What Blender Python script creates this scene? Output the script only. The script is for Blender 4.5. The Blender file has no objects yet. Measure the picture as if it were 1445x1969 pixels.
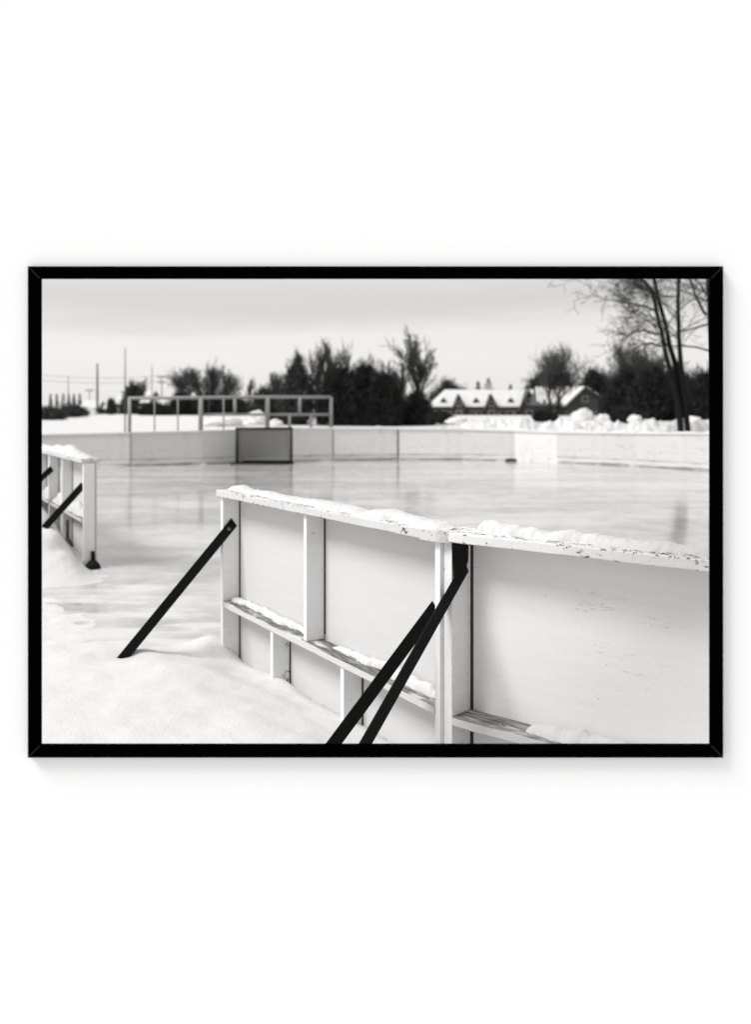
import bpy, bmesh, math, random
import numpy as np
from mathutils import Vector, Matrix, noise as mn

S = bpy.context.scene
COL = S.collection
R = math.radians
F = 1776.0            # focal length in photograph pixels
CX, HY = 722.5, 782.0  # principal column, horizon row
CAMZ = 1.775
DW = 3.0              # distance of the frame's front face


def P(px, py, d):
    return Vector(((px - CX) / F * d, d, CAMZ - (py - HY) / F * d))


def smooth(a, b, x):
    t = min(1.0, max(0.0, (x - a) / (b - a)))
    return t * t * (3 - 2 * t)


def interp(x, pts):
    if x <= pts[0][0]:
        return pts[0][1]
    for (a, va), (b, vb) in zip(pts, pts[1:]):
        if x <= b:
            return va + (vb - va) * (x - a) / (b - a)
    return pts[-1][1]


# ------------------------------------------------------------------ materials
class NT:
    """small helper round a node tree"""
    def __init__(self, name):
        self.m = bpy.data.materials.new(name)
        self.m.use_nodes = True
        self.t = self.m.node_tree
        self.b = self.t.nodes['Principled BSDF']
        self.out = self.t.nodes['Material Output']

    def n(self, kind, **kw):
        nd = self.t.nodes.new(kind)
        for k, v in kw.items():
            setattr(nd, k, v)
        return nd

    def l(self, a, b):
        self.t.links.new(a, b)

    def coord(self, scale=(1, 1, 1), which='Object', loc=(0, 0, 0)):
        tc = self.n('ShaderNodeTexCoord')
        mp = self.n('ShaderNodeMapping')
        mp.inputs['Scale'].default_value = scale
        mp.inputs['Location'].default_value = loc
        self.l(tc.outputs[which], mp.inputs['Vector'])
        return mp.outputs['Vector']

    def noise(self, vec, scale, detail=4, rough=0.55):
        nd = self.n('ShaderNodeTexNoise')
        nd.inputs['Scale'].default_value = scale
        nd.inputs['Detail'].default_value = detail
        nd.inputs['Roughness'].default_value = rough
        self.l(vec, nd.inputs['Vector'])
        return nd.outputs['Fac']

    def math(self, op, a, b=None, clamp=False):
        nd = self.n('ShaderNodeMath', operation=op, use_clamp=clamp)
        for i, v in enumerate((a, b)):
            if v is None:
                continue
            if isinstance(v, (int, float)):
                nd.inputs[i].default_value = v
            else:
                self.l(v, nd.inputs[i])
        return nd.outputs[0]

    def ramp(self, fac, lo, hi, a=0.0, b=1.0):
        nd = self.n('ShaderNodeMapRange', clamp=True)
        nd.interpolation_type = 'SMOOTHSTEP'
        self.l(fac, nd.inputs['Value'])
        nd.inputs['From Min'].default_value = lo
        nd.inputs['From Max'].default_value = hi
        nd.inputs['To Min'].default_value = a
        nd.inputs['To Max'].default_value = b
        return nd.outputs['Result']

    def mix(self, fac, c1, c2):
        nd = self.n('ShaderNodeMix', data_type='RGBA')
        for sock, v in ((nd.inputs[0], fac), (nd.inputs[6], c1), (nd.inputs[7], c2)):
            if isinstance(v, (int, float)):
                sock.default_value = v if sock.type == 'VALUE' else (v, v * .99, v * .984, 1)
            elif isinstance(v, tuple):
                sock.default_value = (*v, 1)
            else:
                self.l(v, sock)
        return nd.outputs[2]

    def bump(self, h, strength, dist):
        nd = self.n('ShaderNodeBump')
        nd.inputs['Strength'].default_value = strength
        nd.inputs['Distance'].default_value = dist
        self.l(h, nd.inputs['Height'])
        self.l(nd.outputs['Normal'], self.b.inputs['Normal'])

    def base(self, c, rough=.8, spec=.3):
        if isinstance(c, (int, float)):
            self.b.inputs['Base Color'].default_value = (c, c * .99, c * .984, 1)
        elif isinstance(c, tuple):
            self.b.inputs['Base Color'].default_value = (*c, 1)
        else:
            self.l(c, self.b.inputs['Base Color'])
        self.b.inputs['Roughness'].default_value = rough
        self.b.inputs['Specular IOR Level'].default_value = spec
        return self.m


def warm(v):
    return (v, v * .99, v * .977)


def plain(name, v, rough=.8, spec=.3, var=.15, scale=4.0):
    k = NT(name)
    f = k.noise(k.coord(), scale)
    return k.base(k.mix(f, v * (1 - var), v * (1 + var)), rough, spec)


SNOW_V = .645
PAINT_V = .62


def snow_material():
    k = NT('snow')
    v = k.coord()
    c = k.mix(k.math('ADD', k.math('MULTIPLY', k.noise(v, .9, 5), .5), k.math('MULTIPLY', k.noise(v, 120, 3, .75), .5)), SNOW_V * .87, SNOW_V * 1.13)
    a = k.noise(v, 9.0, 6, .65)
    b = k.noise(v, 90.0, 4, .6)
    h = k.math('ADD', k.math('MULTIPLY', a, 1.0), k.math('MULTIPLY', b, .35))
    k.bump(h, .42, .03)
    return k.base(c, .85, .15)


def paint_material(name, value, chips=.5, cracks=False, edge_z=None, streak=(3, 3, 3), edge_amt=.075):
    """old white paint, chipped and cracked; object coordinates run along the board"""
    k = NT(name)
    v = k.coord()
    vs = k.coord((1.2, 1.2, 9))
    col = k.mix(k.noise(vs, 3.0, 6, .6), value * .93, value * 1.05)
    # faint scuffs
    gr = k.ramp(k.noise(v, 120, 3, .75), .3, .7)
    col = k.mix(k.math('MULTIPLY', gr, .20), col, value * .55)
    sc = k.ramp(k.noise(k.coord((.5, 2, 10)), 7.0, 6, .7), .62, .80)
    col = k.mix(k.math('MULTIPLY', sc, .18), col, value * .62)
    big = k.noise(v, 2.3, 3)
    fine = k.noise(k.coord((.8, 1, 1)), 48.0, 6, .68)
    lim = k.math('ADD', k.math('MULTIPLY', big, .34), fine)
    if edge_z is not None:
        sep = k.n('ShaderNodeSeparateXYZ')
        tc = k.n('ShaderNodeTexCoord')
        k.l(tc.outputs['Object'], sep.inputs[0])
        tot = None
        for z, wdt in edge_z:
            e = k.ramp(k.math('ABSOLUTE', k.math('SUBTRACT', sep.outputs['Z'], z)), 0, wdt, edge_amt, 0)
            tot = e if tot is None else k.math('ADD', tot, e)
        lim = k.math('ADD', lim, tot)
    t = .975 - chips * .15
    lim2 = k.math('ADD', k.noise(k.coord((.7, 1, 1)), 15.0, 7, .72), k.math('MULTIPLY', k.noise(k.coord(loc=(5, 2, 1)), 2.0, 3), .30))
    t2 = .905 - chips * .115
    mask = k.math('MAXIMUM', k.ramp(lim, t, t + .02), k.ramp(lim2, t2, t2 + .012))
    chipc = k.mix(k.noise(v, 70, 3), .03, .16)
    col = k.mix(mask, col, chipc)
    if cracks:
        cn = k.noise(k.coord((.30, 1, 4.6)), 2.3, 5, .58)
        d = k.math('ABSOLUTE', k.math('SUBTRACT', cn, .5))
        line = k.ramp(d, 0, .0022, 1, 0)
        gate = k.ramp(k.noise(k.coord((1, 1, 1), loc=(3, 1, 7)), 1.7, 3), .55, .64)
        col = k.mix(k.math('MULTIPLY', k.math('MULTIPLY', line, gate), .5), col, .16)
        speck = k.ramp(k.noise(v, 55, 1, .3), .80, .83)
        col = k.mix(k.math('MULTIPLY', speck, .8), col, .08)
    hb = k.math('ADD', k.math('MULTIPLY', k.noise(k.coord((.35, 1, 6)), 22, 5, .6), .5), k.math('MULTIPLY', mask, -.6))
    k.bump(hb, .25, .004)
    return k.base(col, .65, .25)


def ledge_material(name, value):
    """painted edge, but the upper face is worn to grey wood"""
    k = NT(name)
    v = k.coord()
    geo = k.n('ShaderNodeNewGeometry')
    sep = k.n('ShaderNodeSeparateXYZ')
    k.l(geo.outputs['Normal'], sep.inputs[0])
    up = k.ramp(sep.outputs['Z'], .5, .8)
    paint = k.mix(k.noise(k.coord((1, 1, 8)), 3, 5), value * .92, value * 1.05)
    grain = k.noise(k.coord((.6, 9, 9)), 12, 5, .7)
    wood = k.mix(k.ramp(grain, .35, .68), .035, .34)
    worn = k.ramp(k.noise(k.coord((.5, 1.6, 1)), 4.5, 5), .34, .46)
    col = k.mix(k.math('MULTIPLY', up, worn), paint, wood)
    fine = k.noise(k.coord((.4, 1, 1.4)), 34.0, 5, .62)
    lim = k.math('ADD', k.math('MULTIPLY', k.noise(v, 2.6, 3), .36), fine)
    lim2 = k.math('ADD', k.noise(k.coord((.6, 1, 1)), 15.0, 7, .72), k.math('MULTIPLY', k.noise(v, 2.0, 3), .30))
    mask = k.math('MAXIMUM', k.ramp(lim, .85, .88), k.ramp(lim2, .79, .802))
    col = k.mix(mask, col, k.mix(k.noise(v, 60, 3), .02, .12))
    k.bump(grain, .3, .004)
    return k.base(col, .8, .2)


def far_board_material(name, value):
    k = NT(name)
    v = k.coord()
    oi = k.n('ShaderNodeObjectInfo')
    tone = k.ramp(oi.outputs['Random'], 0, 1, .93, 1.05)
    col = k.mix(k.noise(k.coord((.6, 1, 3)), 2.5, 6), value * .90, value * 1.06)
    mul = k.n('ShaderNodeMix', data_type='RGBA', blend_type='MULTIPLY')
    mul.inputs[0].default_value = 1
    k.l(col, mul.inputs[6])
    cmb = k.n('ShaderNodeCombineColor')
    for i in range(3):
        k.l(tone, cmb.inputs[i])
    k.l(cmb.outputs[0], mul.inputs[7])
    col = mul.outputs[2]
    # puck scuffs: short dark smears
    sm = k.ramp(k.noise(k.coord((1, 1, 2.4)), 2.6, 6, .66), .57, .73)
    col = k.mix(k.math('MULTIPLY', sm, .6), col, .12)
    gr = k.noise(k.coord((1, 1, .35)), 5, 5, .6)
    col = k.mix(k.ramp(gr, .5, .75, 0, .22), col, value * .5)
    return k.base(col, .6, .25)


def kick_material(value):
    k = NT('scuffed_gap_shaded_kick')
    v = k.coord()
    sep = k.n('ShaderNodeSeparateXYZ')
    k.l(v, sep.inputs[0])
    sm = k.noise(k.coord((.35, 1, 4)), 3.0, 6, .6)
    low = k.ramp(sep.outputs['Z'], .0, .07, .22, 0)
    top = k.ramp(sep.outputs['Z'], .15, .185, 0, .16)  # dark line painted as the shaded gap above the strip
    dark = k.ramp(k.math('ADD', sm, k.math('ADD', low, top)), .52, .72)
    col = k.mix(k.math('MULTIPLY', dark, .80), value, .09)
    return k.base(col, .6, .25)


def ice_material():
    k = NT('rink_ice')
    v = k.coord()
    a = k.noise(k.coord((.35, 1, 1)), .55, 6, .6)
    b = k.noise(k.coord((1, .6, 1)), 2.4, 6, .65)
    s = k.math('ADD', k.math('MULTIPLY', a, .65), k.math('MULTIPLY', b, .35))
    col = k.mix(k.ramp(s, .36, .64), .31, .60)
    ed = k.n('ShaderNodeTexVoronoi', feature='DISTANCE_TO_EDGE')
    ed.inputs['Scale'].default_value = .23
    k.l(k.coord((.7, 1.2, 1)), ed.inputs['Vector'])
    cut = k.ramp(ed.outputs['Distance'], 0, .02, 1, 0)
    cutn = k.ramp(k.noise(v, .8, 3), .45, .6)
    col = k.mix(k.math('MULTIPLY', k.math('MULTIPLY', cut, cutn), .35), col, .26)
    # drifted snow dust close to the open gate
    sep = k.n('ShaderNodeSeparateXYZ')
    k.l(v, sep.inputs[0])
    near = k.math('MULTIPLY', k.ramp(sep.outputs['Y'], 7.2, 11.5, 1, 0), k.ramp(sep.outputs['X'], -2.2, .4, 1, 0))
    dn = k.noise(k.coord((.55, 1.5, 1)), 1.8, 7, .66)
    dust = k.ramp(k.math('ADD', dn, k.math('MULTIPLY', near, .20)), .60, .78)
    col = k.mix(dust, col, SNOW_V * .95)
    # snow swept against the far side
    r = k.math('ADD', k.math('MULTIPLY', k.noise(k.coord((1, .5, 1)), 6, 5, .6), .13), .05)
    rough = k.math('ADD', r, k.math('MULTIPLY', dust, .5))
    k.l(rough, k.b.inputs['Roughness'])
    k.bump(k.math('ADD', k.noise(v, 5, 5, .6), k.math('MULTIPLY', dust, .5)), .06, .02)
    k.l(col, k.b.inputs['Base Color'])
    k.b.inputs['Specular IOR Level'].default_value = .5
    k.b.inputs['IOR'].default_value = 1.31
    return k.m


M = {}
M['snow'] = snow_material()
M['panel'] = paint_material('plywood_paint', .66, .45, streak=1)
M['cap'] = paint_material('cap_rail_paint', PAINT_V * 1.04, 1.05, edge_z=((1.2, .012), (1.155, .010)))
M['cap_pale'] = paint_material('paler_cap_rail_paint', .76, 1.05, edge_z=((1.2, .014), (1.155, .010)))  # paler rail tone for the nearest board
M['post'] = paint_material('shade_lifted_post_paint', .86, .75)  # colour lightened because the visible post and stud faces lie in shade
M['panel_lifted'] = paint_material('shade_lifted_plywood_paint', .86, .30, cracks=True)  # colour lightened to offset the shade the white wall throws here
M['ledge'] = ledge_material('ledge_paint', PAINT_V)
M['far'] = far_board_material('white_far_board_paint', .86)  # lightened so panels turned from the sun match the others
M['farside'] = far_board_material('sun_offset_far_board_paint', .68)  # colour darkened to offset stronger sun on the right-hand panels
M['fargrey'] = far_board_material('greyed_far_board_paint', .71)
M['kick'] = kick_material(.70)
M['farcap'] = plain('far_cap_paint', .74, .7)
M['seam'] = plain('seam_batten', .36, .7)
M['steel'] = plain('black_steel', .0075, .7, .12, .3, 20)
M['bolt'] = plain('bolt_steel', .12, .4, .5)
M['pipe'] = plain('grey_pipe', .30, .5, .4)
M['gatepanel'] = plain('grey_gate_panel', .27, .6, .3, .22, 2.2)
M['gateframe'] = plain('dark_gate_frame', .035, .6, .3)
M['goalframe'] = plain('dark_goal_pipe', .012, .5, .3)
M['cord'] = plain('net_cord', .11, .9, .1)
M['ice'] = ice_material()
M['bark'] = plain('bark', .013, .9, .1, .3, 3)
M['twig'] = plain('twig', .06, .9, .1, .3, 1.0)
M['needle'] = plain('needle', .03, .9, .1, .5, .4)
M['leaf_dark'] = plain('dead_leaf', .06, .9, .1, .5, .5)
M['brick'] = plain('dark_brick', .06, .9, .1, .25, 1.5)
M['trim'] = plain('pale_trim', .32, .8, .2)
M['glass'] = plain('window_glass', .03, .15, .5)
M['shingle'] = plain('shingle', .10, .9, .1, .3, 2)
M['pole'] = plain('pole_wood', .10, .9, .1)
M['frame'] = NT('black_frame').base((.0006, .0006, .0006), 1.0, 0.0)
M['mitre'] = NT('mitre_line').base((.035, .035, .035), .9, .1)  # paler grey strip along each mitre


def wall_material():
    k = NT('white_wall_paint')
    k.base((.948, .956, .965), .95, .05)
    return k.m


M['wall'] = wall_material()


# ------------------------------------------------------------------ mesh helpers
class MB:
    def __init__(self):
        self.v, self.f = [], []

    def add(self, vs, fs):
        o = len(self.v)
        self.v += [tuple(p) for p in vs]
        self.f += [tuple(i + o for i in f) for f in fs]
        return self

    def box(self, x0, x1, y0, y1, z0, z1):
        vs = [(x, y, z) for z in (z0, z1) for y in (y0, y1) for x in (x0, x1)]
        return self.add(vs, [(0, 2, 3, 1), (4, 5, 7, 6), (0, 1, 5, 4), (2, 6, 7, 3), (0, 4, 6, 2), (1, 3, 7, 5)])

    def prism(self, poly, ax, a, b):
        """extrude a polygon of 2-D points along axis ax from a to b"""
        def pt(p, t):
            q = list(p)
            q.insert(ax, t)
            return tuple(q)
        n = len(poly)
        vs = [pt(p, a) for p in poly] + [pt(p, b) for p in poly]
        fs = [tuple(range(n))[::-1], tuple(range(n, 2 * n))]
        fs += [(i, (i + 1) % n, n + (i + 1) % n, n + i) for i in range(n)]
        return self.add(vs, fs)

    def tube(self, pts, rad, sides=3, cap=False):
        rings = []
        n = len(pts)
        base = len(self.v)
        for i, p in enumerate(pts):
            a = pts[max(0, i - 1)]
            b = pts[min(n - 1, i + 1)]
            d = Vector((b[0] - a[0], b[1] - a[1], b[2] - a[2]))
            if d.length < 1e-9:
                d = Vector((0, 0, 1))
            d.normalize()
            u = d.cross(Vector((.31, .95, .05)))
            if u.length < 1e-3:
                u = d.cross(Vector((1, 0, 0)))
            u.normalize()
            w = d.cross(u)
            r = rad[i] if isinstance(rad, (list, tuple)) else rad
            for s in range(sides):
                t = 2 * math.pi * s / sides
                c, sn = math.cos(t) * r, math.sin(t) * r
                self.v.append((p[0] + u[0] * c + w[0] * sn, p[1] + u[1] * c + w[1] * sn, p[2] + u[2] * c + w[2] * sn))
        for i in range(n - 1):
            for s in range(sides):
                a = base + i * sides + s
                b = base + i * sides + (s + 1) % sides
                self.f.append((a, b, b + sides, a + sides))
        if cap:
            self.f.append(tuple(base + s for s in range(sides))[::-1])
            self.f.append(tuple(base + (n - 1) * sides + s for s in range(sides)))
        return self

    def grid(self, rows):
        n = len(rows[0])
        vs = [p for r in rows for p in r]
        fs = [(i * n + j, i * n + j + 1, (i + 1) * n + j + 1, (i + 1) * n + j) for i in range(len(rows) - 1) for j in range(n - 1)]
        return self.add(vs, fs)

    def build(self, name, mat, parent=None, smooth_=False, bevel=0, loc=None):
        me = bpy.data.meshes.new(name)
        me.from_pydata(self.v, [], self.f)
        me.validate()
        bm = bmesh.new()
        bm.from_mesh(me)
        if 1 < len(bm.faces) < 4000:
            bmesh.ops.recalc_face_normals(bm, faces=bm.faces)
        bm.to_mesh(me)
        bm.free()
        me.materials.append(mat)
        if smooth_:
            me.polygons.foreach_set('use_smooth', [True] * len(me.polygons))
        o = bpy.data.objects.new(name, me)
        COL.objects.link(o)
        if parent:
            o.parent = parent
        if loc is not None:
            o.location = loc
        if bevel:
            b = o.modifiers.new('edge', 'BEVEL')
            b.width = bevel
            b.segments = 2
            b.limit_method = 'ANGLE'
        return o


def tag(o, label, cat, group=None, kind=None):
    o['label'] = label
    o['category'] = cat
    if group:
        o['group'] = group
    if kind:
        o['kind'] = kind
    return o


def thing(name, label, cat, loc=(0, 0, 0), rz=0.0, group=None):
    o = bpy.data.objects.new(name, None)
    o.empty_display_size = .2
    COL.objects.link(o)
    o.location = loc
    o.rotation_euler = (0, 0, rz)
    return tag(o, label, cat, group)


def fbm(x, y, z=0.0, oct=4):
    return mn.fractal(Vector((x, y, z)), 1.0, 2.0, oct)


class Frame:
    """a line of boards on plan: u along, n outwards (away from the rink), z up; object-local = (u, -n, z)"""
    def __init__(self, o, d):
        l = math.hypot(*d)
        self.o, self.u = o, (d[0] / l, d[1] / l)
        self.n = (self.u[1], -self.u[0])
        self.rz = math.atan2(self.u[1], self.u[0])

    def w(self, u, n, z=0):
        return (self.o[0] + self.u[0] * u + self.n[0] * n, self.o[1] + self.u[1] * u + self.n[1] * n, z)

    def local(self, x, y):
        dx, dy = x - self.o[0], y - self.o[1]
        return dx * self.u[0] + dy * self.u[1], dx * self.n[0] + dy * self.n[1]


FA = Frame((-.966, 6.46), (.54, -.842))
LA = 2.54
FB = Frame((.413, 4.378), (.767, -.642))
LB = 1.42
FC = Frame((-3.088 - .486 * 6, 10.173 + .874 * 6), (.486, -.874))
LC = 6.0

# ------------------------------------------------------------------ far boards, rink outline
FARB = [(-60, 27.0), (122, 27.5), (250, 27.75), (388, 28.5), (455, 29.2), (560, 29.9), (640, 30.5), (765, 31.0), (890, 30.9),
        (990, 30.3), (1072, 29.4), (1225, 27.6), (1400, 25.2), (1520, 23.2)]
FARTOP = [(-60, 838), (122, 834), (250, 831), (388, 828), (455, 826), (560, 823), (640, 824), (765, 824), (890, 825),
          (990, 828), (1072, 831), (1225, 832.5), (1400, 833), (1520, 833)]
far_xy = [((px - CX) / F * d, d) for px, d in FARB]
poly = [FC.w(0, 0)[:2], FC.w(LC, 0)[:2], FA.w(0, 0)[:2], FA.w(LA, 0)[:2], FB.w(LB, 0)[:2], (2.6, 3.25), (6, 3.4), (12, 7), (16, 13)]
poly += [far_xy[-1]] + far_xy[::-1][1:]
poly = np.array(poly)


def signed(x, y):
    """distance to the rink outline, positive outside (numpy arrays)"""
    dmin = np.full(x.shape, 1e9)
    inside = np.zeros(x.shape, bool)
    n = len(poly)
    for i in range(n):
        ax, ay = poly[i]
        bx, by = poly[(i + 1) % n]
        ex, ey = bx - ax, by - ay
        t = np.clip(((x - ax) * ex + (y - ay) * ey) / (ex * ex + ey * ey), 0, 1)
        dmin = np.minimum(dmin, np.hypot(x - ax - t * ex, y - ay - t * ey))
        cond = ((ay > y) != (by > y)) & (x < (bx - ax) * (y - ay) / (by - ay + 1e-12) + ax)
        inside ^= cond
    return np.where(inside, -dmin, dmin)


def nsm(a, b, x):
    t = np.clip((x - a) / (b - a), 0, 1)
    return t * t * (3 - 2 * t)


def graded(lo, hi, fine, reach, growth=1.09):
    c = list(np.arange(lo, hi + 1e-6, fine))
    s = fine
    v = c[-1]
    up = []
    while v < reach[1]:
        s *= growth
        v += s
        up.append(v)
    s = fine
    v = c[0]
    dn = []
    while v > reach[0]:
        s *= growth
        v -= s
        dn.append(v)
    return dn[::-1] + c + up


def make_ground():
    xs = np.array(graded(-4.6, 1.0, .03, (-2500, 2500), 1.06))
    ys = np.array(graded(3.02, 3.05, .01, (-400, 3.03)) + graded(3.08, 12.6, .035, (3.07, 3500), 1.05)[0:]) if False else None
    ya = graded(3.03, 3.04, .01, (-300, 3.035), 1.6)
    yb = [v for v in graded(3.09, 11.0, .035, (3.08, 3500), 1.05) if v > 3.06]
    ya = [v for v in ya if v < 3.06]
    ys = np.array(sorted(ya + [3.055] + yb))
    X, Y = np.meshgrid(xs, ys)
    s = signed(X, Y)
    uA = (X - FA.o[0]) * FA.u[0] + (Y - FA.o[1]) * FA.u[1]
    nA = (X - FA.o[0]) * FA.n[0] + (Y - FA.o[1]) * FA.n[1]
    uC = (X - FC.o[0]) * FC.u[0] + (Y - FC.o[1]) * FC.u[1] - LC   # 0 at the gap end, negative away from it
    N1 = np.zeros_like(X)
    N2 = np.zeros_like(X)
    near = (X > -8) & (X < 4) & (Y > 3.05) & (Y < 18)
    idx = np.argwhere(near)
    for i, j in idx:
        x, y = X[i, j], Y[i, j]
        N1[i, j] = mn.fractal(Vector((x * 1.1, y * 1.1, 0)), 1.0, 2.0, 3)
        N2[i, j] = mn.fractal(Vector((x * 5.0, y * 5.0, 4)), .8, 2.1, 4)
    h = np.where(s > 0, .03, -.05) * 1.0
    h = -.05 + .08 * nsm(-.10, .12, s + .0 * N1)
    # the gap between the two runs of boards: trodden snow and ice at the same level
    gap = nsm(-.35, .05, -uA) * nsm(-.5, .3, uC) * nsm(-2.0, -1.0, nA) * (Y < 12)
    gap_out = (s > -0.1)
    ramp = nsm(-1.4, .8, nA)
    hg = -.046 + .060 * nsm(-.3, 1.1, nA) + .030 * N1 + .014 * N2
    inside_gap = nsm(-1.1, 0, s) * nsm(-3.2, .2, uA * -1 + -0.0) * 0
    zone = nsm(.05, .5, -uA) * nsm(-.2, .3, uC) * nsm(-2.6, -.8, nA)
    h = h * (1 - zone) + hg * zone
    # bank of snow along the near boards
    far_end = nsm(-.95, -.20, uA + .25 * np.maximum(nA - .2, 0) * .4)
    prof = .02 + .045 * nsm(0, .12, nA) + .115 * nsm(.10, .75, nA)
    bankA = (prof + .028 * N1 + .010 * N2) * far_end * (nA > 0)
    # a little crest beside the end post
    crest = .115 * np.exp(-(((uA + .10) / .17) ** 2 + ((nA - .16) / .17) ** 2)) * (s > -.12)
    crest += .03 * np.exp(-(((uA - .75) / .30) ** 2 + ((nA - .05) / .10) ** 2)) * (nA > 0)
    okA = (nA > -.02) & (uA > -1.2)
    h = np.where(okA, np.maximum(h, bankA + crest * nsm(-.02, .05, nA) - .06 * (1 - far_end)), np.maximum(h, np.where(s > -.1, crest - .05, -1)))
    # pit around the foot of the brace
    fx, fy = -1.677, 5.958
    h = h - .03 * np.exp(-(((X - fx - .07) / .09) ** 2 + ((Y - fy - .02) / .07) ** 2))
    h = h + .010 * np.exp(-(((X - fx + .13) / .08) ** 2 + ((Y - fy - .10) / .10) ** 2)) - .030 * np.exp(-(((X - fx - .0) / .16) ** 2 + ((Y - fy + .10) / .14) ** 2))
    # bank of snow outside the far run
    nC = (X - FC.o[0]) * FC.n[0] + (Y - FC.o[1]) * FC.n[1]
    away = np.clip(-uC, 0, 3.5)
    bC = (.07 + .085 * away + .02 * N1) * nsm(.12, -.45, uC) * nsm(-.02, .10, nC)
    bC = bC + (.50 + .06 * N1 + .02 * N2) * nsm(.06, .52, nC) * nsm(1.0, .10, uC + .25 * (nC - .6)) + .012 * N2
    fade = nsm(1.5, .7, uC) * nsm(-30, -9, -nC)
    h = np.where((uC < 1.5) & (nC > -.02), np.maximum(h, bC * fade - .06 * (1 - fade)), h)
    # footprints
    for (px, py, d) in ((112, 1108, 9.6), (140, 1085, 10.3), (96, 1096, 10.0)):
        q = P(px, py, d)
        h = h - .06 * np.exp(-(((X - q.x) / .10) ** 2 + ((Y - q.y) / .16) ** 2))
    h = np.where(Y < 3.046, -.42, h)
    fld = nsm(34, 60, Y) * .05 * np.sin(X * .11 + 1.3) * np.sin(Y * .07)
    h = h + fld
    nx, ny = len(xs), len(ys)
    V = np.stack([X.ravel(), Y.ravel(), h.ravel()], 1)
    a = (np.arange(ny - 1)[:, None] * nx + np.arange(nx - 1)[None, :]).ravel()
    Q = np.stack([a, a + 1, a + 1 + nx, a + nx], 1)
    me = bpy.data.meshes.new('snow_ground')
    me.vertices.add(len(V))
    me.vertices.foreach_set('co', V.ravel())
    me.loops.add(Q.size)
    me.loops.foreach_set('vertex_index', Q.ravel().astype(np.int32))
    me.polygons.add(len(Q))
    me.polygons.foreach_set('loop_start', (np.arange(len(Q)) * 4).astype(np.int32))
    me.polygons.foreach_set('use_smooth', np.ones(len(Q), bool))
    me.update(calc_edges=True)
    me.validate()
    me.materials.append(M['snow'])
    o = bpy.data.objects.new('snow_ground', me)
    COL.objects.link(o)
    o['kind'] = 'structure'
    o['label'] = 'snow covered ground outside the rink boards and field beyond'
    return o


make_ground()
ice = MB().add([(-14, 3.3, 0), (18, 3.3, 0), (18, 33, 0), (-14, 33, 0)], [(0, 1, 2, 3)]).build("rink_ice", M["ice"])
ice['kind'] = 'structure'
ice['label'] = 'grey outdoor rink ice with soft reflections of the boards'


# ------------------------------------------------------------------ near boards
def snow_strip(name, label, fr, u0, u1, n0, n1, z, h, seed, taper=.06, du=.009, nv=14, zslope=0.0, wander=.35, hump=None):
    """a ridge of settled snow on a rail, rounded and ragged"""
    rows = []
    nu = max(6, int((u1 - u0) / du))
    for i in range(nu + 1):
        u = u0 + (u1 - u0) * i / nu
        e = min(1, (u - u0) / taper, (u1 - u) / taper)
        e = math.sqrt(max(0, e))
        hh = h * e * (.75 + .55 * fbm(u * 3.1, seed, 0, 4) + .22 * fbm(u * 15, seed, 3, 4) + .10 * fbm(u * 60, seed, 5, 2))
        if hump:
            hh *= interp(u, hump)
        a = n0 + (n1 - n0) * (.10 * wander * fbm(u * 6, seed + 9, 0, 4) + .06 * wander * fbm(u * 40, seed, 2, 3))
        b = n1 + (n1 - n0) * (wander * fbm(u * 4.5, seed + 5, 0, 4) + .25 * wander * fbm(u * 38, seed + 2, 1, 3))
        mid = (a + b) / 2
        a = mid + (a - mid) * (.35 + .65 * e)
        b = mid + (b - mid) * (.35 + .65 * e)
        row = []
        for j in range(nv + 1):
            t = j / nv
            n = a + (b - a) * t
            p = max(0, 1 - abs(2 * t - 1) ** 2.6)
            zz = z + zslope * u + .0015 + max(.001, hh) * p + (.0045 * fbm(u * 24, n * 24, seed, 4) + .0025 * fbm(u * 90, n * 90, seed, 2) if 0 < j < nv else -.003)
            row.append((u, -n, zz))
        rows.append(row)
    mb = MB().grid(rows)
    o = mb.build(name, M['snow'], smooth_=True)
    o.location = (fr.o[0], fr.o[1], 0)
    o.rotation_euler = (0, 0, fr.rz)
    return tag(o, label, 'snow', 'ridges of snow on the boards')


def jagged_box(mb, u0, u1, n0, n1, z0, z1, seed, amp=.0025, du=.05):
    """a sawn plank: cross-section swept along u with slight waviness"""
    nu = max(2, int((u1 - u0) / du))
    c = .004
    sec = [(n0 + c, z0), (n1 - c, z0), (n1, z0 + c), (n1, z1 - c), (n1 - c, z1), (n0 + c, z1), (n0, z1 - c), (n0, z0 + c)]
    base = len(mb.v)
    k = len(sec)
    for i in range(nu + 1):
        u = u0 + (u1 - u0) * i / nu
        for j, (n, z) in enumerate(sec):
            mb.v.append((u, -(n + amp * fbm(u * 5, j * .4, seed, 3)), z + amp * fbm(u * 4, j * .4, seed + 7, 3)))
    for i in range(nu):
        for j in range(k):
            a = base + i * k + j
            b = base + i * k + (j + 1) % k
            mb.f.append((a, b, b + k, a + k))
    mb.f.append(tuple(base + j for j in range(k)))
    mb.f.append(tuple(base + nu * k + j for j in range(k))[::-1])
    return mb


def zbox(mb, u0, u1, n0, n1, z0, z1):
    return mb.box(u0, u1, -n1, -n0, z0, z1)


GRP = 'white wooden rink boards seen from outside'


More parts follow.
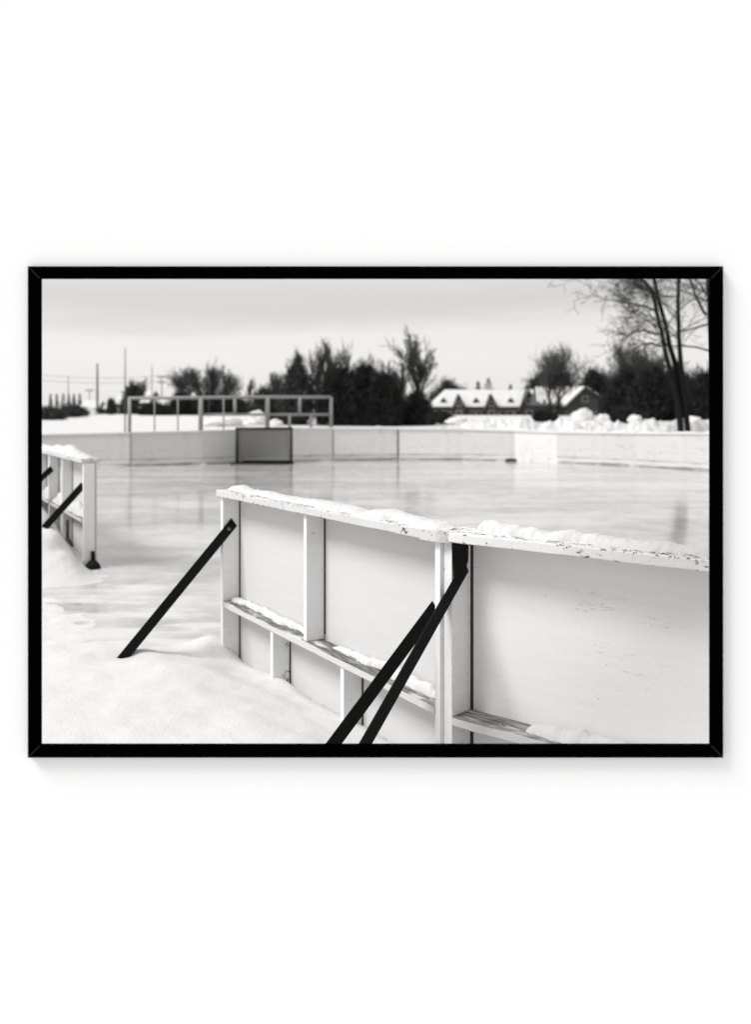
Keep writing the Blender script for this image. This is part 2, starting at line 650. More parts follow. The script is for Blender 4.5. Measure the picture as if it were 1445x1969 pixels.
def make_board(fr, L, label, depth, ledge, studs, lower, cap_over, panel='panel', cap='cap', post_u=.04, end_posts=(True, True), gap=.006, z0=-.06, panel_u0=0.0, seams=()):
    t = thing('rink_board', label, 'rink boards', (fr.o[0], fr.o[1], 0), fr.rz, GRP)
    lz = lambda u: ledge[0] + (ledge[1] - ledge[0]) * u / L
    cuts = [panel_u0] + list(seams) + [L]
    for a, b in zip(cuts, cuts[1:]):
        zbox(MB(), a + .001, b - .001, -.018, 0, z0, 1.154).build('facing_panel', M[panel], t, bevel=.002)
    cb = jagged_box(MB(), -.02, L + .0, -.05, depth + cap_over, 1.155, 1.2, L * 3.1)
    cb.build('cap_rail', M[cap], t)
    for k, on in enumerate(end_posts):
        if on:
            a, b = (0, post_u) if k == 0 else (L - post_u, L)
            zbox(MB(), a, b, gap, depth, z0, 1.1545).build('end_post', M['post'], t, bevel=.003)
            if k == 0 and panel_u0 == 0:
                zbox(MB(), b + .0005, b + .009, .0005, .004, z0, 1.1535).build('joint_shadow', M['gateframe'], t)  # dark strip put in for shadow inside the gap, likewise at the studs
    for u, wd in studs:
        zbox(MB(), u - wd, u, gap, depth - .004, lz(u) + .001, 1.1545).build('stud', M['post'], t, bevel=.003)
        zbox(MB(), u + .0005, u + .009, .0005, .004, lz(u) + .03, 1.1535).build('joint_shadow', M['gateframe'], t)
    for u, wd in lower:
        zbox(MB(), u - wd, u, gap, depth - .006, z0, lz(u) - .0415).build('lower_stud', M['post'], t, bevel=.003)
        zbox(MB(), u + .0005, u + .008, .0005, .004, z0, lz(u) - .043).build('joint_shadow', M['gateframe'], t)
    mb = MB()
    a, b = (post_u + .001 if end_posts[0] else 0), (L - post_u - .001 if end_posts[1] else L)
    jagged_box(mb, a, b, .0015, depth + .004, -.041, 0, L, .002)
    mb.v = [(x, y, z + lz(x)) for x, y, z in mb.v]
    mb.build('ledge', M['ledge'], t)
    return t


bA = make_board(FA, LA, 'white rink board with two bays and snowy ledges ending at the open gap', .128, (.44, .385),
                ((1.24, .034),), ((.80, .036), (1.66, .036)), .024)
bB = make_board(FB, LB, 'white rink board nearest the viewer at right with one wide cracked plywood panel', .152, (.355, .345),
                (), (), .02, panel='panel_lifted', cap='cap_pale', post_u=.046, end_posts=(True, True), gap=.004, panel_u0=.046)
bC = make_board(FC, LC, 'white rink board beyond the gap with close studs and black pivot foot', .128, (.58, .535),
                ((4.74, .04), (3.85, .075), (2.95, .04), (2.1, .04), (1.4, .075), (.7, .04)),
                ((4.74, .04), (3.85, .075), (2.95, .04), (2.1, .04), (1.4, .075)), .02, post_u=.05, z0=-.03, seams=(1.36, 3.81))
# dark gap beside the near board's post: dark strip laid in for its shadow
zbox(MB(), .0465, .062, .0005, .0045, -.05, 1.154).build('joint_shadow', M['gateframe'], bB)
# metal corner wrap where the two cap rails meet
mb = MB()
pts = []
for i in range(13):
    a = i / 12
    ang = -math.pi * .62 * a
    pts.append((LA + .00 + .042 * math.sin(-ang) + .03 * a, -(.154 - .042 * (1 - math.cos(ang)) - .05 * a)))
inner = [(LA - .12, -.158)] + [(LA - .02, -.156)] + pts
outer = [(x, y) for x, y in inner]
vs = [(x, y, 1.153) for x, y in outer] + [(x, y, 1.2) for x, y in outer]
n = len(outer)
fs = [(i, i + 1, n + i + 1, n + i) for i in range(n - 1)]
vs += [(LA - .12, -.02, 1.2), (LA - .12, -.02, 1.153)]
fs += [tuple(range(n, 2 * n)) + (2 * n,), tuple(range(n))[::-1] + (2 * n + 1,)]
mb.add(vs, fs)
mb.build('corner_wrap', M['cap'], bA, smooth_=False)
# pivot foot and drop pin of the far run
ft = MB()
ft.tube([(LC + .03, -.035, .0), (LC + .03, -.035, .035), (LC + .03, -.035, .07), (LC + .03, -.035, .10), (LC + .03, -.035, .19)], [.085, .08, .055, .022, .02], 12, True)
ft.build('pivot_foot', M['steel'], bC, smooth_=False)
ft = MB()
ft.tube([(5.42, -.19, .17), (5.42, -.19, .19), (5.42, -.19, .26), (5.42, -.19, .265), (5.42, -.19, .48)], [.075, .07, .03, .02, .02], 12, True)
ft.build('drop_pin', M['pole'], bC)
MB().box(LC - .05, LC + .001, -.14, -.01, -.02, .10).build('shoe_plate', M['farcap'], bC, bevel=.004)

snow_strip('snow_ridge', 'long snow ridge lying on top of the gap end board', FA, .0, LA - .02, -.045, .115, 1.2, .042, 1.7, taper=.10,
           hump=((0, .9), (.5, .75), (1.0, .6), (1.5, .8), (2.1, 1.25), (2.35, .8), (2.6, .3)))
snow_strip('snow_ridge', 'thick snow ridge lying on top of the nearest board at right', FB, .11, LB, -.045, .085, 1.2, .052, 5.2, taper=.05,
           hump=((0, 1.1), (.3, .95), (.7, .7), (1.4, .6)))
snow_strip('snow_ridge', 'snow ridge on top of the studded board at left edge', FC, .1, LC - .12, -.05, .13, 1.2, .055, 3.3, taper=.3,
           hump=((0, 1), (3, .9), (4.2, 1.3), (5.0, 2.0), (5.5, .9), (6, .3)))
sl = (.385 - .44) / LA
snow_strip('snow_ridge', 'snow on the ledge between the far post and the stud', FA, .045, 1.20, .0, .062, .44, .034, 8.1, taper=.03, zslope=sl, wander=.5,
           hump=((0, 1.0), (.5, 1.0), (1.2, .75)))
snow_strip('snow_ridge', 'snow on the ledge from the stud to behind the paired braces', FA, 1.42, LA - .05, .0, .062, .44, .042, 12.4, taper=.16, zslope=sl, wander=.6,
           hump=((1.4, .6), (1.8, 1.0), (2.5, 1.3)))
snow_strip('snow_ridge', 'snow on the ledge of the nearest board by the bottom right corner', FB, .40, LB - .06, .0, .13, .355, .06, 15.9, taper=.14, wander=.25)
for i, (a, b, lab) in enumerate(((4.76, 5.92, 'rounded snow heap on the left board ledge beside its end post'),
                                 (3.87, 4.68, 'snow heap on the left board ledge under its right brace'),
                                 (2.97, 3.75, 'snow heap on the left board ledge at the picture edge'))):
    snow_strip('snow_ridge', lab, FC, a, b, .0, .12, .58 - .0075 * a, .13, 20 + i * 3.1, taper=.30, zslope=0, wander=.2)


# ------------------------------------------------------------------ braces
def make_brace(fr, u, n0, z0, n1, z1, w, label, bolt=True, strap=False, sign=1):
    """angle-iron brace leaning outward from a post: wide flange faces along the boards"""
    fx = fr.w(u, n1, z1)
    t = thing('steel_brace', label, 'brace', fx, fr.rz, 'black steel braces propping the boards')
    d = Vector((n1 - n0, z1 - z0))
    d.normalize()
    q = Vector((-d.y, d.x))      # across the flange (points up and outward)
    if q.y < 0:
        q = -q
    th = .007

    def loc(n, z, uu):
        return (uu, -(n - n1), z - z1)
    A = Vector((n0, z0))
    B = Vector((n1, z1))
    mb = MB()
    quad = [A + q * w / 2 - d * .012, A - q * w / 2 + d * .0, B - q * w / 2, B + q * w / 2]
    mb.add([loc(p.x, p.y, uu) for uu in (0, th) for p in quad],
           [(0, 1, 2, 3), (7, 6, 5, 4), (0, 4, 5, 1), (1, 5, 6, 2), (2, 6, 7, 3), (3, 7, 4, 0)])
    # second flange along the lower edge, turned back behind the first
    e0, e1 = A - q * w / 2 + d * .05, B - q * w / 2
    f0, f1 = e0 + q * th, e1 + q * th
    mb.add([loc(p.x, p.y, uu) for uu in (-w * .8, -.0005) for p in (e0, f0, f1, e1)],
           [(0, 1, 2, 3), (7, 6, 5, 4), (0, 4, 5, 1), (1, 5, 6, 2), (2, 6, 7, 3), (3, 7, 4, 0)])
    mb.build('angle_bar', M['steel'], t, bevel=.0015)
    if bolt:
        c = A + d * .055
        b = MB()
        b.tube([loc(c.x, c.y, th), loc(c.x, c.y, th + .009)], .013, 6, True)
        b.build('bolt', M['bolt'], t)
    if strap:
        s = MB()
        pl = [(.046, 1.153), (.176, 1.153), (.170, 1.06), (.155, .985), (.115, .965), (.075, 1.0), (.056, 1.045), (.048, 1.06)]
        s.add([loc(n, z, uu) for uu in (.0085, .014) for n, z in pl],
              [tuple(range(8)), tuple(range(8, 16))[::-1]] + [(i, (i + 1) % 8, 8 + (i + 1) % 8, 8 + i) for i in range(8)])
        s.build('strap_plate', M['steel'], t)
    return t


make_brace(FA, .046, .052, .972, .93, .04, .068, 'long black brace bolted to the far post of the gap end board', True)
make_brace(FA, LA - .075, .105, .835, .93, .035, .066, 'left black brace of the crossing pair under the cap joint', False)
make_brace(FB, .052, .055, 1.03, 1.15, .077, .064, 'right black brace of the crossing pair with a wide strap plate on top', False, strap=True)
make_brace(FC, LC - .075, .12, .91, .60, .385, .075, 'short black brace beside the end post of the left edge board', False)
make_brace(FC, 3.87, .10, .97, .72, .40, .075, 'black brace cut by the left picture edge', False)

# ------------------------------------------------------------------ far boards
FG = 'far rink boards across the ice'
names = ['grey panel at far left behind the studded board', 'grey panel just left of the first seam', 'wide grey panel under the pipe fence left part',
         'narrow pale panel just left of the hockey goal', 'grey panel behind the net of the hockey goal', 'pale panel between the hockey goal and the fence corner post',
         'panel with faint scuffs right of the fence corner', 'pale panel after the strong dark seam', 'pale panel with dark puddle mark at its foot',
         'clean blank whitest panel at the right corner', 'long pale panel right of the blank white one', 'pale panel at the right picture edge with dark wet foot',
         'panel beyond the right picture edge']
top_line = []
for i in range(len(FARB) - 1):
    (p0, d0), (p1, d1) = FARB[i], FARB[i + 1]
    a = Vector(((p0 - CX) / F * d0, d0))
    b = Vector(((p1 - CX) / F * d1, d1))
    z0 = CAMZ - (FARTOP[i][1] - HY) / F * d0
    z1 = CAMZ - (FARTOP[i + 1][1] - HY) / F * d1
    L = (b - a).length
    rz = math.atan2(b.y - a.y, b.x - a.x)
    t = thing('far_rink_board', names[i], 'rink boards', (a.x, a.y, 0), rz, FG)
    lean = lambda u: z0 + (z1 - z0) * u / L
    kz = .19
    blank = (i == 9)
    zb = kz if not blank else -.03
    mb = MB()
    mb.add([(.012, 0, zb), (L - .012, 0, zb), (L - .012, 0, lean(L) - .04), (.012, 0, lean(0) - .04),
            (.012, .03, zb), (L - .012, .03, zb), (L - .012, .03, lean(L) - .04), (.012, .03, lean(0) - .04)],
           [(0, 1, 2, 3), (5, 4, 7, 6), (0, 4, 5, 1), (1, 5, 6, 2), (2, 6, 7, 3), (3, 7, 4, 0)])
    mb.build('facing_panel', M['fargrey' if i < 4 else 'far' if i in (5, 6, 7, 9) else 'farside'], t)
    if not blank:
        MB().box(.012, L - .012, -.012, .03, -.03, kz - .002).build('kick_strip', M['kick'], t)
    mb = MB()
    mb.add([(.0, -.03, lean(0) - .038), (L, -.03, lean(L) - .038), (L, -.03, lean(L)), (.0, -.03, lean(0)),
            (.0, .12, lean(0) - .038), (L, .12, lean(L) - .038), (L, .12, lean(L)), (.0, .12, lean(0))],
           [(0, 1, 2, 3), (5, 4, 7, 6), (0, 4, 5, 1), (1, 5, 6, 2), (2, 6, 7, 3), (3, 7, 4, 0)])
    mb.build('cap_rail', M['farcap'], t)
    sw = .035 if i in (2, 6, 7) else .02
    MB().box(-.01, sw, -.014 if i in (2, 6, 7) else -.004, .05, -.02, lean(0) - .04).build('seam_post', M['gateframe' if i == 7 else 'seam' if i in (2, 6) else 'farcap'], t)
    if i >= 5:
        rows = []
        nu = int(L / .07)
        for k in range(nu + 1):
            u = L * k / nu
            hh = max(.004, .05 + .07 * fbm(u * 1.6, i * 7.3, 2, 4)) * (1.0 if i > 5 else .5)
            rows.append([(u, -.03 + .15 * j / 4, lean(u) + .001 + hh * max(0, 1 - abs(j / 2 - 1) ** 2.5)) for j in range(5)])
        o = MB().grid(rows).build('snow_ridge', M['snow'], None, True)
        o.location = (a.x, a.y, 0)
        o.rotation_euler = (0, 0, rz)
        tag(o, 'thin snow on the %s' % names[i], 'snow', 'snow on the far boards')

# ------------------------------------------------------------------ hockey goal
def goal():
    d = 28.4
    q = P(508, 893, d)
    W, H = 1.68, 1.09
    t = thing('hockey_goal', 'hockey goal with dark frame and fine dark net at the far boards', 'hockey goal', (q.x, q.y, 0), R(1.5))
    w = W / 2
    for sg in (-1, 1):
        MB().tube([(sg * w, 0, -.02), (sg * w, 0, H)], .042, 10, True).build('post', M['goalframe'], t, True)
    MB().tube([(-w - .036, 0, H + .01), (w + .036, 0, H + .01)], .042, 10, True).build('crossbar', M['goalframe'], t, True)
    base = [(-w, .05, .035), (-w, .45, .035), (-w * .85, .66, .035), (w * .85, .66, .035), (w, .45, .035), (w, .05, .035)]
    MB().tube(base, .05, 8, True).build('base_frame', M['goalframe'], t, True)
    MB().tube([(-w - .2, -.03, .012), (w + .05, -.03, .012)], .03, 6, True).build('front_bar', M['goalframe'], t, True)
    mb = MB()
    # net: cords running up from the base to the crossbar and across, hung as one sheet
    top = [(-w, .02), (-w, .22), (-w * .9, .34), (w * .9, .34), (w, .22), (w, .02)]
    bot = [(-w, .02), (-w, .44), (-w * .85, .65), (w * .85, .65), (w, .44), (w, .02)]

    def along(path, f):
        L = [math.dist(p, q) for p, q in zip(path, path[1:])]
        x = f * sum(L)
        for (p, q), l in zip(zip(path, path[1:]), L):
            if x <= l:
                return (p[0] + (q[0] - p[0]) * x / l, p[1] + (q[1] - p[1]) * x / l)
            x -= l
        return path[-1]

    def pt(f, g):
        a, b = along(bot, f), along(top, f)
        sag = .05 * math.sin(math.pi * g)
        return (a[0] + (b[0] - a[0]) * g, a[1] + (b[1] - a[1]) * g + sag, .05 + (H - .05) * g)
    for k in range(67):
        f = k / 66
        mb.tube([pt(f, j / 6) for j in range(7)], .0068, 3)
    for k in range(27):
        g = k / 26
        mb.tube([pt(j / 40, g) for j in range(41)], .0068, 3)
    for k in range(15):
        y = .34 * k / 14
        mb.tube([(-w * (1 - .1 * k / 14), y, H), (w * (1 - .1 * k / 14), y, H)], .0068, 3)
    mb.build('net', M['cord'], t)


goal()

# dark wet mark and lumps at the foot of the far boards
mk = tag(MB().prism([(-.16, .0), (.20, .0), (.22, .07), (.05, .10), (-.15, .08)], 1, -.06, .06).build('puck_bag', M['gateframe']),
         'small dark lump on the ice at the foot of the far boards', 'lump')
q = P(981, 889, 30.1)
mk.location = (q.x, q.y - .1, 0)


# ------------------------------------------------------------------ pipe fence on the far boards
def far_d(px):
    return interp(px, FARB) + .16


def fence():
    q = P(386, 830, far_d(386))
    t = thing('pipe_fence', 'grey pipe frame fence standing behind the far boards and hockey goal', 'fence', (q.x, q.y, 0))

    def pt(px, py, off=0):
        v = P(px, py, far_d(px) + off)
        return (v.x - q.x, v.y - q.y, v.z)

    def pipe(name, pts, r):
        MB().tube(pts, r, 8, True).build(name, M['pipe'], t, True)
    pipe('top_rail', [pt(246, 766), pt(388, 764.5), pt(514, 763.5), pt(636, 763.5)], .050)
    pipe('middle_rail', [pt(386, 797), pt(452, 797), pt(515, 797), pt(637, 797)], .042)
    for px, y0, y1, r in ((249, 766, 836, .055), (386, 765, 834, .075), (452, 765, 797, .055), (514.5, 764, 832, .08), (576.5, 764, 797, .058),
                          (637, 763.5, 832, .06), (557, 797, 832, .052), (598, 797, 832, .052)):
        pipe('post', [pt(px, y0, .0), pt(px, y1, .0)], r)
    for px, y1 in ((297, 834), (342, 834), (430, 830)):
        pipe('thin_post', [pt(px, 766, 1.0), pt(px, y1, 1.0)], .022)
    return t


fence()

# ------------------------------------------------------------------ snow bank behind the right boards
BANK = [(800, 838), (845, 828), (868, 818), (885, 813), (900, 808), (930, 802), (955, 806), (980, 800), (1010, 803), (1035, 811), (1060, 805), (1090, 803), (1130, 806),
        (1170, 806), (1210, 808), (1250, 803), (1290, 807), (1330, 807), (1370, 808), (1420, 806), (1500, 808)]


def bank():
    rows = []
    d0 = 33.2
    for r in range(40):
        off = -2.2 + r * .17
        row = []
        for k in range(330):
            px = 800 + k * 2.2
            d = d0 + off + (1.2 if px < 1000 else 0) 
            zt = CAMZ - (interp(px, BANK) + 4.5 - HY) / F * d
            x = (px - CX) / F * d
            prof = max(0, 1 - abs(off / (2.2 if off < 0 else 4.4)) ** 2)
            f1 = mn.voronoi(Vector((x * 1.5, d * 1.5, 0)))[0][0]
            f2 = mn.voronoi(Vector((x * 3.6, d * 3.6, 5)))[0][0]
            lump = .46 * (.55 - f1) + .24 * (.4 - f2) + .12 * fbm(x * 5, d * 5, 0, 4)
            row.append((x, d, -.05 + zt * prof + lump * min(1, prof * 2) - .02))
        rows.append(row)
    o = MB().grid(rows).build('snow_bank', M['snow'], None, True)
    o['kind'] = 'structure'
    o['label'] = 'lumpy ploughed snow bank behind the right far boards'


bank()


def blob(name, label, px, py_top, py_base, hw, d, seed, group=None):
    m = d / F
    H = (py_base - py_top) * m
    W = hw * m
    bm = bmesh.new()
    bmesh.ops.create_icosphere(bm, subdivisions=4, radius=1)
    for v in bm.verts:
        n = 1 + .22 * fbm(v.co.x * 1.6 + seed, v.co.y * 1.6, v.co.z * 1.6, 4)
        v.co = Vector((v.co.x * W * n, v.co.y * W * n, max(-.05, (v.co.z * n) * H)))
    me = bpy.data.meshes.new(name)
    bm.to_mesh(me)
    bm.free()
    me.materials.append(M['snow'])
    me.polygons.foreach_set('use_smooth', [True] * len(me.polygons))
    o = bpy.data.objects.new(name, me)
    COL.objects.link(o)
    p = P(px, py_base, d)
    o.location = p
    return tag(o, label, 'snow mound', group or 'snow mounds')


blob('snow_mound', 'largest rounded snow mound in front of the gabled house', 1121, 786, 806, 23, 52, 3)
blob('snow_mound', 'small snow mound right of the largest one', 1161, 796, 808, 13, 52, 5)
blob('snow_mound', 'small snow mound left of the bare tree trunks by the dark trees', 1222, 798, 809, 15, 48, 6)
blob('snow_mound', 'snow mound right of the bare tree trunks', 1336, 800, 812, 15, 46, 9)
blob('snow_mound', 'low snow mound in front of the left row house end', 880, 803, 812, 25, 70, 12)
blob('snow_mound', 'lumpy snow mound seen through the pipe fence', 492, 790, 816, 26, 62, 15)
blob('snow_mound', 'broad low snow mound seen through the pipe fence beside the lumpy one', 430, 800, 818, 40, 62, 17)
blob('snow_mound', 'snow heap right of the gate seen through the lower fence bars', 530, 806, 818, 14, 60, 19)
blob('snow_mound', 'low snow covered car shape by the far left houses', 170, 786, 798, 19, 190, 21)


# ------------------------------------------------------------------ trees
def grow(rng, mbs, p, d, L, r, lev, maxlev, spec):
    segs = 4 if lev < 2 else 3
    pts = [p.copy()]
    dirs = [d.copy()]
    q = p.copy()
    dd = d.copy()
    for i in range(segs):
        w = spec['wob'] * (1 + .3 * lev)
        dd = (dd + Vector((rng.gauss(0, w), rng.gauss(0, w), rng.gauss(0, w) + spec['up'] * .35))).normalized()
        q = q + dd * (L / segs)
        pts.append(q.copy())
        dirs.append(dd.copy())
    rr = [max(spec['rmin'], r * (1 - .62 * i / segs)) for i in range(segs + 1)]
    mbs[0 if lev == 0 else 1].append((pts, rr, 6 if lev == 0 else (4 if lev == 1 else 3)))
    if lev >= maxlev:
        return
    nch = spec['n'][lev]
    for k in range(nch):
        t = spec['t0'][min(lev, len(spec['t0']) - 1)]
        f = t + (1 - t) * (k + rng.random()) / nch
        x = f * segs
        i = min(segs - 1, int(x))
        pos = pts[i].lerp(pts[i + 1], x - i)
        ax = dirs[i]
        side = ax.cross(Vector((rng.gauss(0, 1), rng.gauss(0, 1), rng.gauss(0, 1)))).normalized()
        ang = R(rng.uniform(*spec['ang']))
        nd = (ax * math.cos(ang) + side * math.sin(ang))
        nd = (nd + Vector((0, 0, spec['up']))).normalized()
        ln = L * rng.uniform(*spec['len']) * (1.15 - .5 * f if lev == 0 else 1)
        grow(rng, mbs, pos, nd, ln, rr[i] * .55, lev + 1, maxlev, spec)


SPEC = {
    'round': dict(n=(11, 7, 6, 3), t0=(.25, .15, .1), ang=(22, 48), len=(.48, .7), up=.22, wob=.09, rmin=.016),
    'upright': dict(n=(9, 6, 5, 3), t0=(.22, .15, .1), ang=(16, 44), len=(.42, .66), up=.20, wob=.09, rmin=.016),
    'high': dict(n=(14, 7, 6, 4), t0=(.33, .15, .1), ang=(22, 46), len=(.42, .62), up=.24, wob=.09, rmin=.016),
    'limbs': dict(n=(14, 7, 6, 3), t0=(.22, .15, .1), ang=(24, 50), len=(.40, .62), up=.16, wob=.09, rmin=.017),
    'spread': dict(n=(11, 6, 5, 3), t0=(.22, .2, .1), ang=(25, 55), len=(.45, .62), up=.14, wob=.13, rmin=.024),
}


def bare_tree(label, px, ytop, ybase, hw, d, seed, kind='round', stems=1, r0=.16, rmin=None, group='bare trees on the skyline', name='bare_tree'):
    rng = random.Random(seed)
    spec = dict(SPEC[kind])
    if rmin:
        spec['rmin'] = rmin
    mbs = ([], [])
    for s in range(stems):
        a = 2 * math.pi * s / max(1, stems) + rng.random()
        lean = 0 if stems == 1 else rng.uniform(.12, .4)
        grow(rng, mbs, Vector((.1 * math.cos(a), .1 * math.sin(a), -.1)), Vector((lean * math.cos(a), lean * math.sin(a), 1)).normalized(), 6.0, r0, 0, 4 if stems < 3 else 3, spec)
    allp = [p for part in mbs for pts, _, _ in part for p in pts]
    zs = sorted(p.z for p in allp)
    xs = sorted(abs(p.x) for p in allp)
    m = d / F
    ztop = zs[int(len(zs) * .995)]
    xw = xs[int(len(xs) * .985)]
    sz = (ybase - ytop) * m / ztop
    sx = hw * m / xw
    t = thing(name, label, 'tree', P(px, ybase, d), 0, group)
    for nm, part, mat in (('trunk', mbs[0], M['bark']), ('crown', mbs[1], M['twig'])):
        mb = MB()
        for pts, rr, k in part:
            mb.tube([(p.x * sx, p.y * sx, p.z * sz) for p in pts], rr, k)
        mb.build(nm, mat, t)
    return t


def leaf_quads(mb, rng, lobes, n, size):
    """leaf clumps inside a few uneven lobes, fine erect twigs towards their outside"""
    tot = sum(l[3] * l[4] * l[5] for l in lobes)
    for (cx, cy, cz, rx, ry, rz_) in lobes:
        k = max(20, int(n * rx * ry * rz_ / tot))
        for q in range(int(k * 1.7)):
            v = Vector((rng.gauss(0, 1), rng.gauss(0, 1), rng.gauss(0, 1))).normalized()
            bump_ = 1 + .35 * fbm(v.x * 2 + cx, v.y * 2 + cy, v.z * 2 + cz, 4)
            inner = q < k
            rr = bump_ * (.92 * rng.random() ** .45 if inner else rng.uniform(.75, 1.22))
            c = Vector((cx + v.x * rx * rr, cy + v.y * ry * rr, max(.02, cz + v.z * rz_ * rr)))
            a = Vector((rng.gauss(0, 1), rng.gauss(0, 1), rng.gauss(0, 1)))
            if inner:
                s = size * rng.uniform(.5, 1.3)
                w = .5
            else:
                s = size * rng.uniform(.9, 2.2)
                w = .07
                a = a * .5 + Vector((v.x, v.y, 1.2))
            a.normalize()
            b = a.cross(Vector((rng.gauss(0, 1), rng.gauss(0, 1), rng.gauss(0, 1)))).normalized()
            mb.add([c - a * s, c - b * s * w, c + a * s, c + b * s * w], [(0, 1, 2, 3)])


def dense_tree(label, px, ytop, ybase, hw, d, seed, n=3200, size=.34, kind='thicket', mat='needle', group='dark dense trees behind the rink', name='evergreen_tree', cat='tree'):
    rng = random.Random(seed)
    m = d / F
    H = (ybase - ytop) * m
    W = hw * m
    t = thing(name, label, cat, P(px, ybase, d), 0, group)
    mb = MB()
    if kind == 'peak':
        leaf_quads(mb, rng, [(0, 0, H * .30, W * .95, W * .8, H * .32), (-W * .1, 0, H * .55, W * .62, W * .6, H * .26), (.05 * W, 0, H * .74, W * .40, W * .4, H * .18), (0, 0, H * .87, W * .2, W * .2, H * .12),
                             (W * .5, 0, H * .5, W * .3, W * .3, H * .2)], n, size)
    elif kind == 'cone':
        for k in range(n):
            f = rng.random() ** .75
            z = H * (1 - f) if False else H * f
            rad = W * (1 - f) ** .8 * (1 + .25 * math.sin(z * 5.1 + seed) * .6) * math.sqrt(rng.random()) + .05
            a = rng.uniform(0, 2 * math.pi)
            c = Vector((rad * math.cos(a), rad * math.sin(a), max(.05, z - .25 * rad)))
            s = size * rng.uniform(.5, 1.2) * (1.15 - .6 * f)
            o1 = Vector((math.cos(a), math.sin(a), rng.uniform(-.5, .2))).normalized()
            o2 = o1.cross(Vector((rng.gauss(0, .4), rng.gauss(0, .4), 1))).normalized()
            mb.add([c - o1 * s, c - o2 * s * .45, c + o1 * s, c + o2 * s * .45], [(0, 1, 2, 3)])
    else:
        lobes = [(0, 0, H * .42, W * .72, W * .7, H * .46)]
        for k in range(7):
            a = rng.uniform(-1, 1)
            hz = H * (1 - .45 * abs(a) ** 1.5) * rng.uniform(.62, .86)
            lobes.append((W * .75 * a, rng.uniform(-.3, .3) * W, hz - H * .06, W * rng.uniform(.22, .36), W * .3, H * rng.uniform(.13, .2)))
        for a in (-.7, -.35, .0, .35, .7):
            lobes.append((W * a, 0, H * .22, W * .3, W * .35, H * .24))
        leaf_quads(mb, rng, lobes, n, size)
    MB().tube([(0, 0, -.1), (.05, 0, H * .4), (0, .05, H * .93)], [max(.12, H * .016), H * .011, .03], 6).build('trunk', M['bark'], t)
    mb.build('crown', M[mat], t)
    return t


# centre group
bare_tree('tall bare tree with upswept limbs standing alone left of the row house', 812, 638, 818, 50, 88, 11, 'limbs', 1, .26, 0.019)
bare_tree('small bare tree between the dark evergreens and the tall bare tree', 768, 695, 818, 22, 90, 12, 'upright', 2, .1, 0.015)
bare_tree('slim bare tree with erect twigs rising just right of the grey conifer', 612, 662, 818, 26, 92, 13, 'upright', 3, .14, 0.017)
bare_tree('second slim bare tree rising out of the dark evergreens', 648, 656, 818, 30, 93, 14, 'upright', 3, .14, 0.017)
dense_tree('greyish pointed conifer at the left of the central tree group', 572, 672, 820, 40, 88, 21, 4200, .24, 'peak', 'leaf_dark')
dense_tree('dark wide evergreen behind the fence corner post', 655, 688, 821, 48, 85, 22, 6500, .27)
dense_tree('dark evergreen with the flat top in the central tree group', 702, 686, 821, 42, 84, 23, 6000, .27)
dense_tree('dark evergreen with a pointed right shoulder beside the small bare tree', 738, 704, 821, 36, 83, 24, 5000, .27)
dense_tree('low dark shrubs in front of the left end of the row house', 848, 789, 813, 30, 78, 98, 1800, .16, name='hedge', cat='hedge')
dense_tree('low dark shrubs behind the bank between the row house and the gabled house', 1050, 786, 810, 26, 78, 97, 1600, .16, name='hedge', cat='hedge')
dense_tree('dark shrubs around the small mounds at right of the gabled house', 1205, 782, 812, 40, 78, 96, 2200, .16, name='hedge', cat='hedge')
dense_tree('long low dark hedge joining the central trees to the row house', 770, 764, 820, 68, 90, 99, 5500, .26, name='hedge', cat='hedge')
dense_tree('low dark bush at the foot of the tall bare tree', 802, 748, 820, 34, 86, 25, 3600, .26, name='evergreen_bush')
dense_tree('low dark evergreen thicket left of the row house roof', 858, 722, 806, 38, 240, 26, 3600, .55, mat='leaf_dark')
dense_tree('small sloping thicket against the row house left roof', 890, 738, 806, 24, 245, 27, 2000, .5, mat='leaf_dark')
dense_tree('dark low bush under the upper bars of the pipe fence', 548, 735, 820, 46, 90, 28, 4600, .27)
dense_tree('dark low bush at the left foot of the conifer', 510, 738, 812, 34, 105, 29, 3200, .27, mat='leaf_dark')
bare_tree('small bare sapling left of the dark low bush', 480, 728, 804, 12, 170, 31, 'upright', 1, .1, 0.019)
bare_tree('small bare tree on top of the dark bush left of the conifer', 527, 716, 808, 16, 140, 32, 'upright', 2, .1, 0.017)
# left groups
bare_tree('bare tree with the widest crown in the left cluster', 402, 702, 800, 44, 195, 33, 'round', 2, .24, 0.025)
bare_tree('slim bare tree at the left of the left cluster', 356, 708, 800, 26, 198, 34, 'round', 1, .18, 0.025)
bare_tree('bare tree at the right of the left cluster', 438, 714, 800, 28, 192, 35, 'round', 1, .18, 0.025)
dense_tree('dark rounded bush at the left foot of the left bare cluster', 350, 750, 800, 30, 190, 36, 2400, .42)
dense_tree('dark hedge tree under the widest left crown', 402, 752, 800, 42, 190, 37, 3000, .45)
dense_tree('dark hedge tree right of the widest left crown', 450, 758, 800, 36, 188, 38, 2600, .45)
dense_tree('dark rounded tree behind the tall pole at left', 256, 731, 797, 27, 205, 39, 2600, .40, mat='leaf_dark')
bare_tree('bare twiggy tree inside the dark rounded tree by the tall pole', 262, 729, 797, 20, 206, 40, 'upright', 2, .15, 0.022)
dense_tree('dark hedge at the far left picture edge', 92, 778, 807, 40, 120, 41, 2600, .2, mat='leaf_dark', name='hedge', cat='hedge')
dense_tree('dark hedge in front of the far left small conifers', 140, 776, 801, 32, 150, 42, 2000, .25, mat='leaf_dark', name='hedge', cat='hedge')
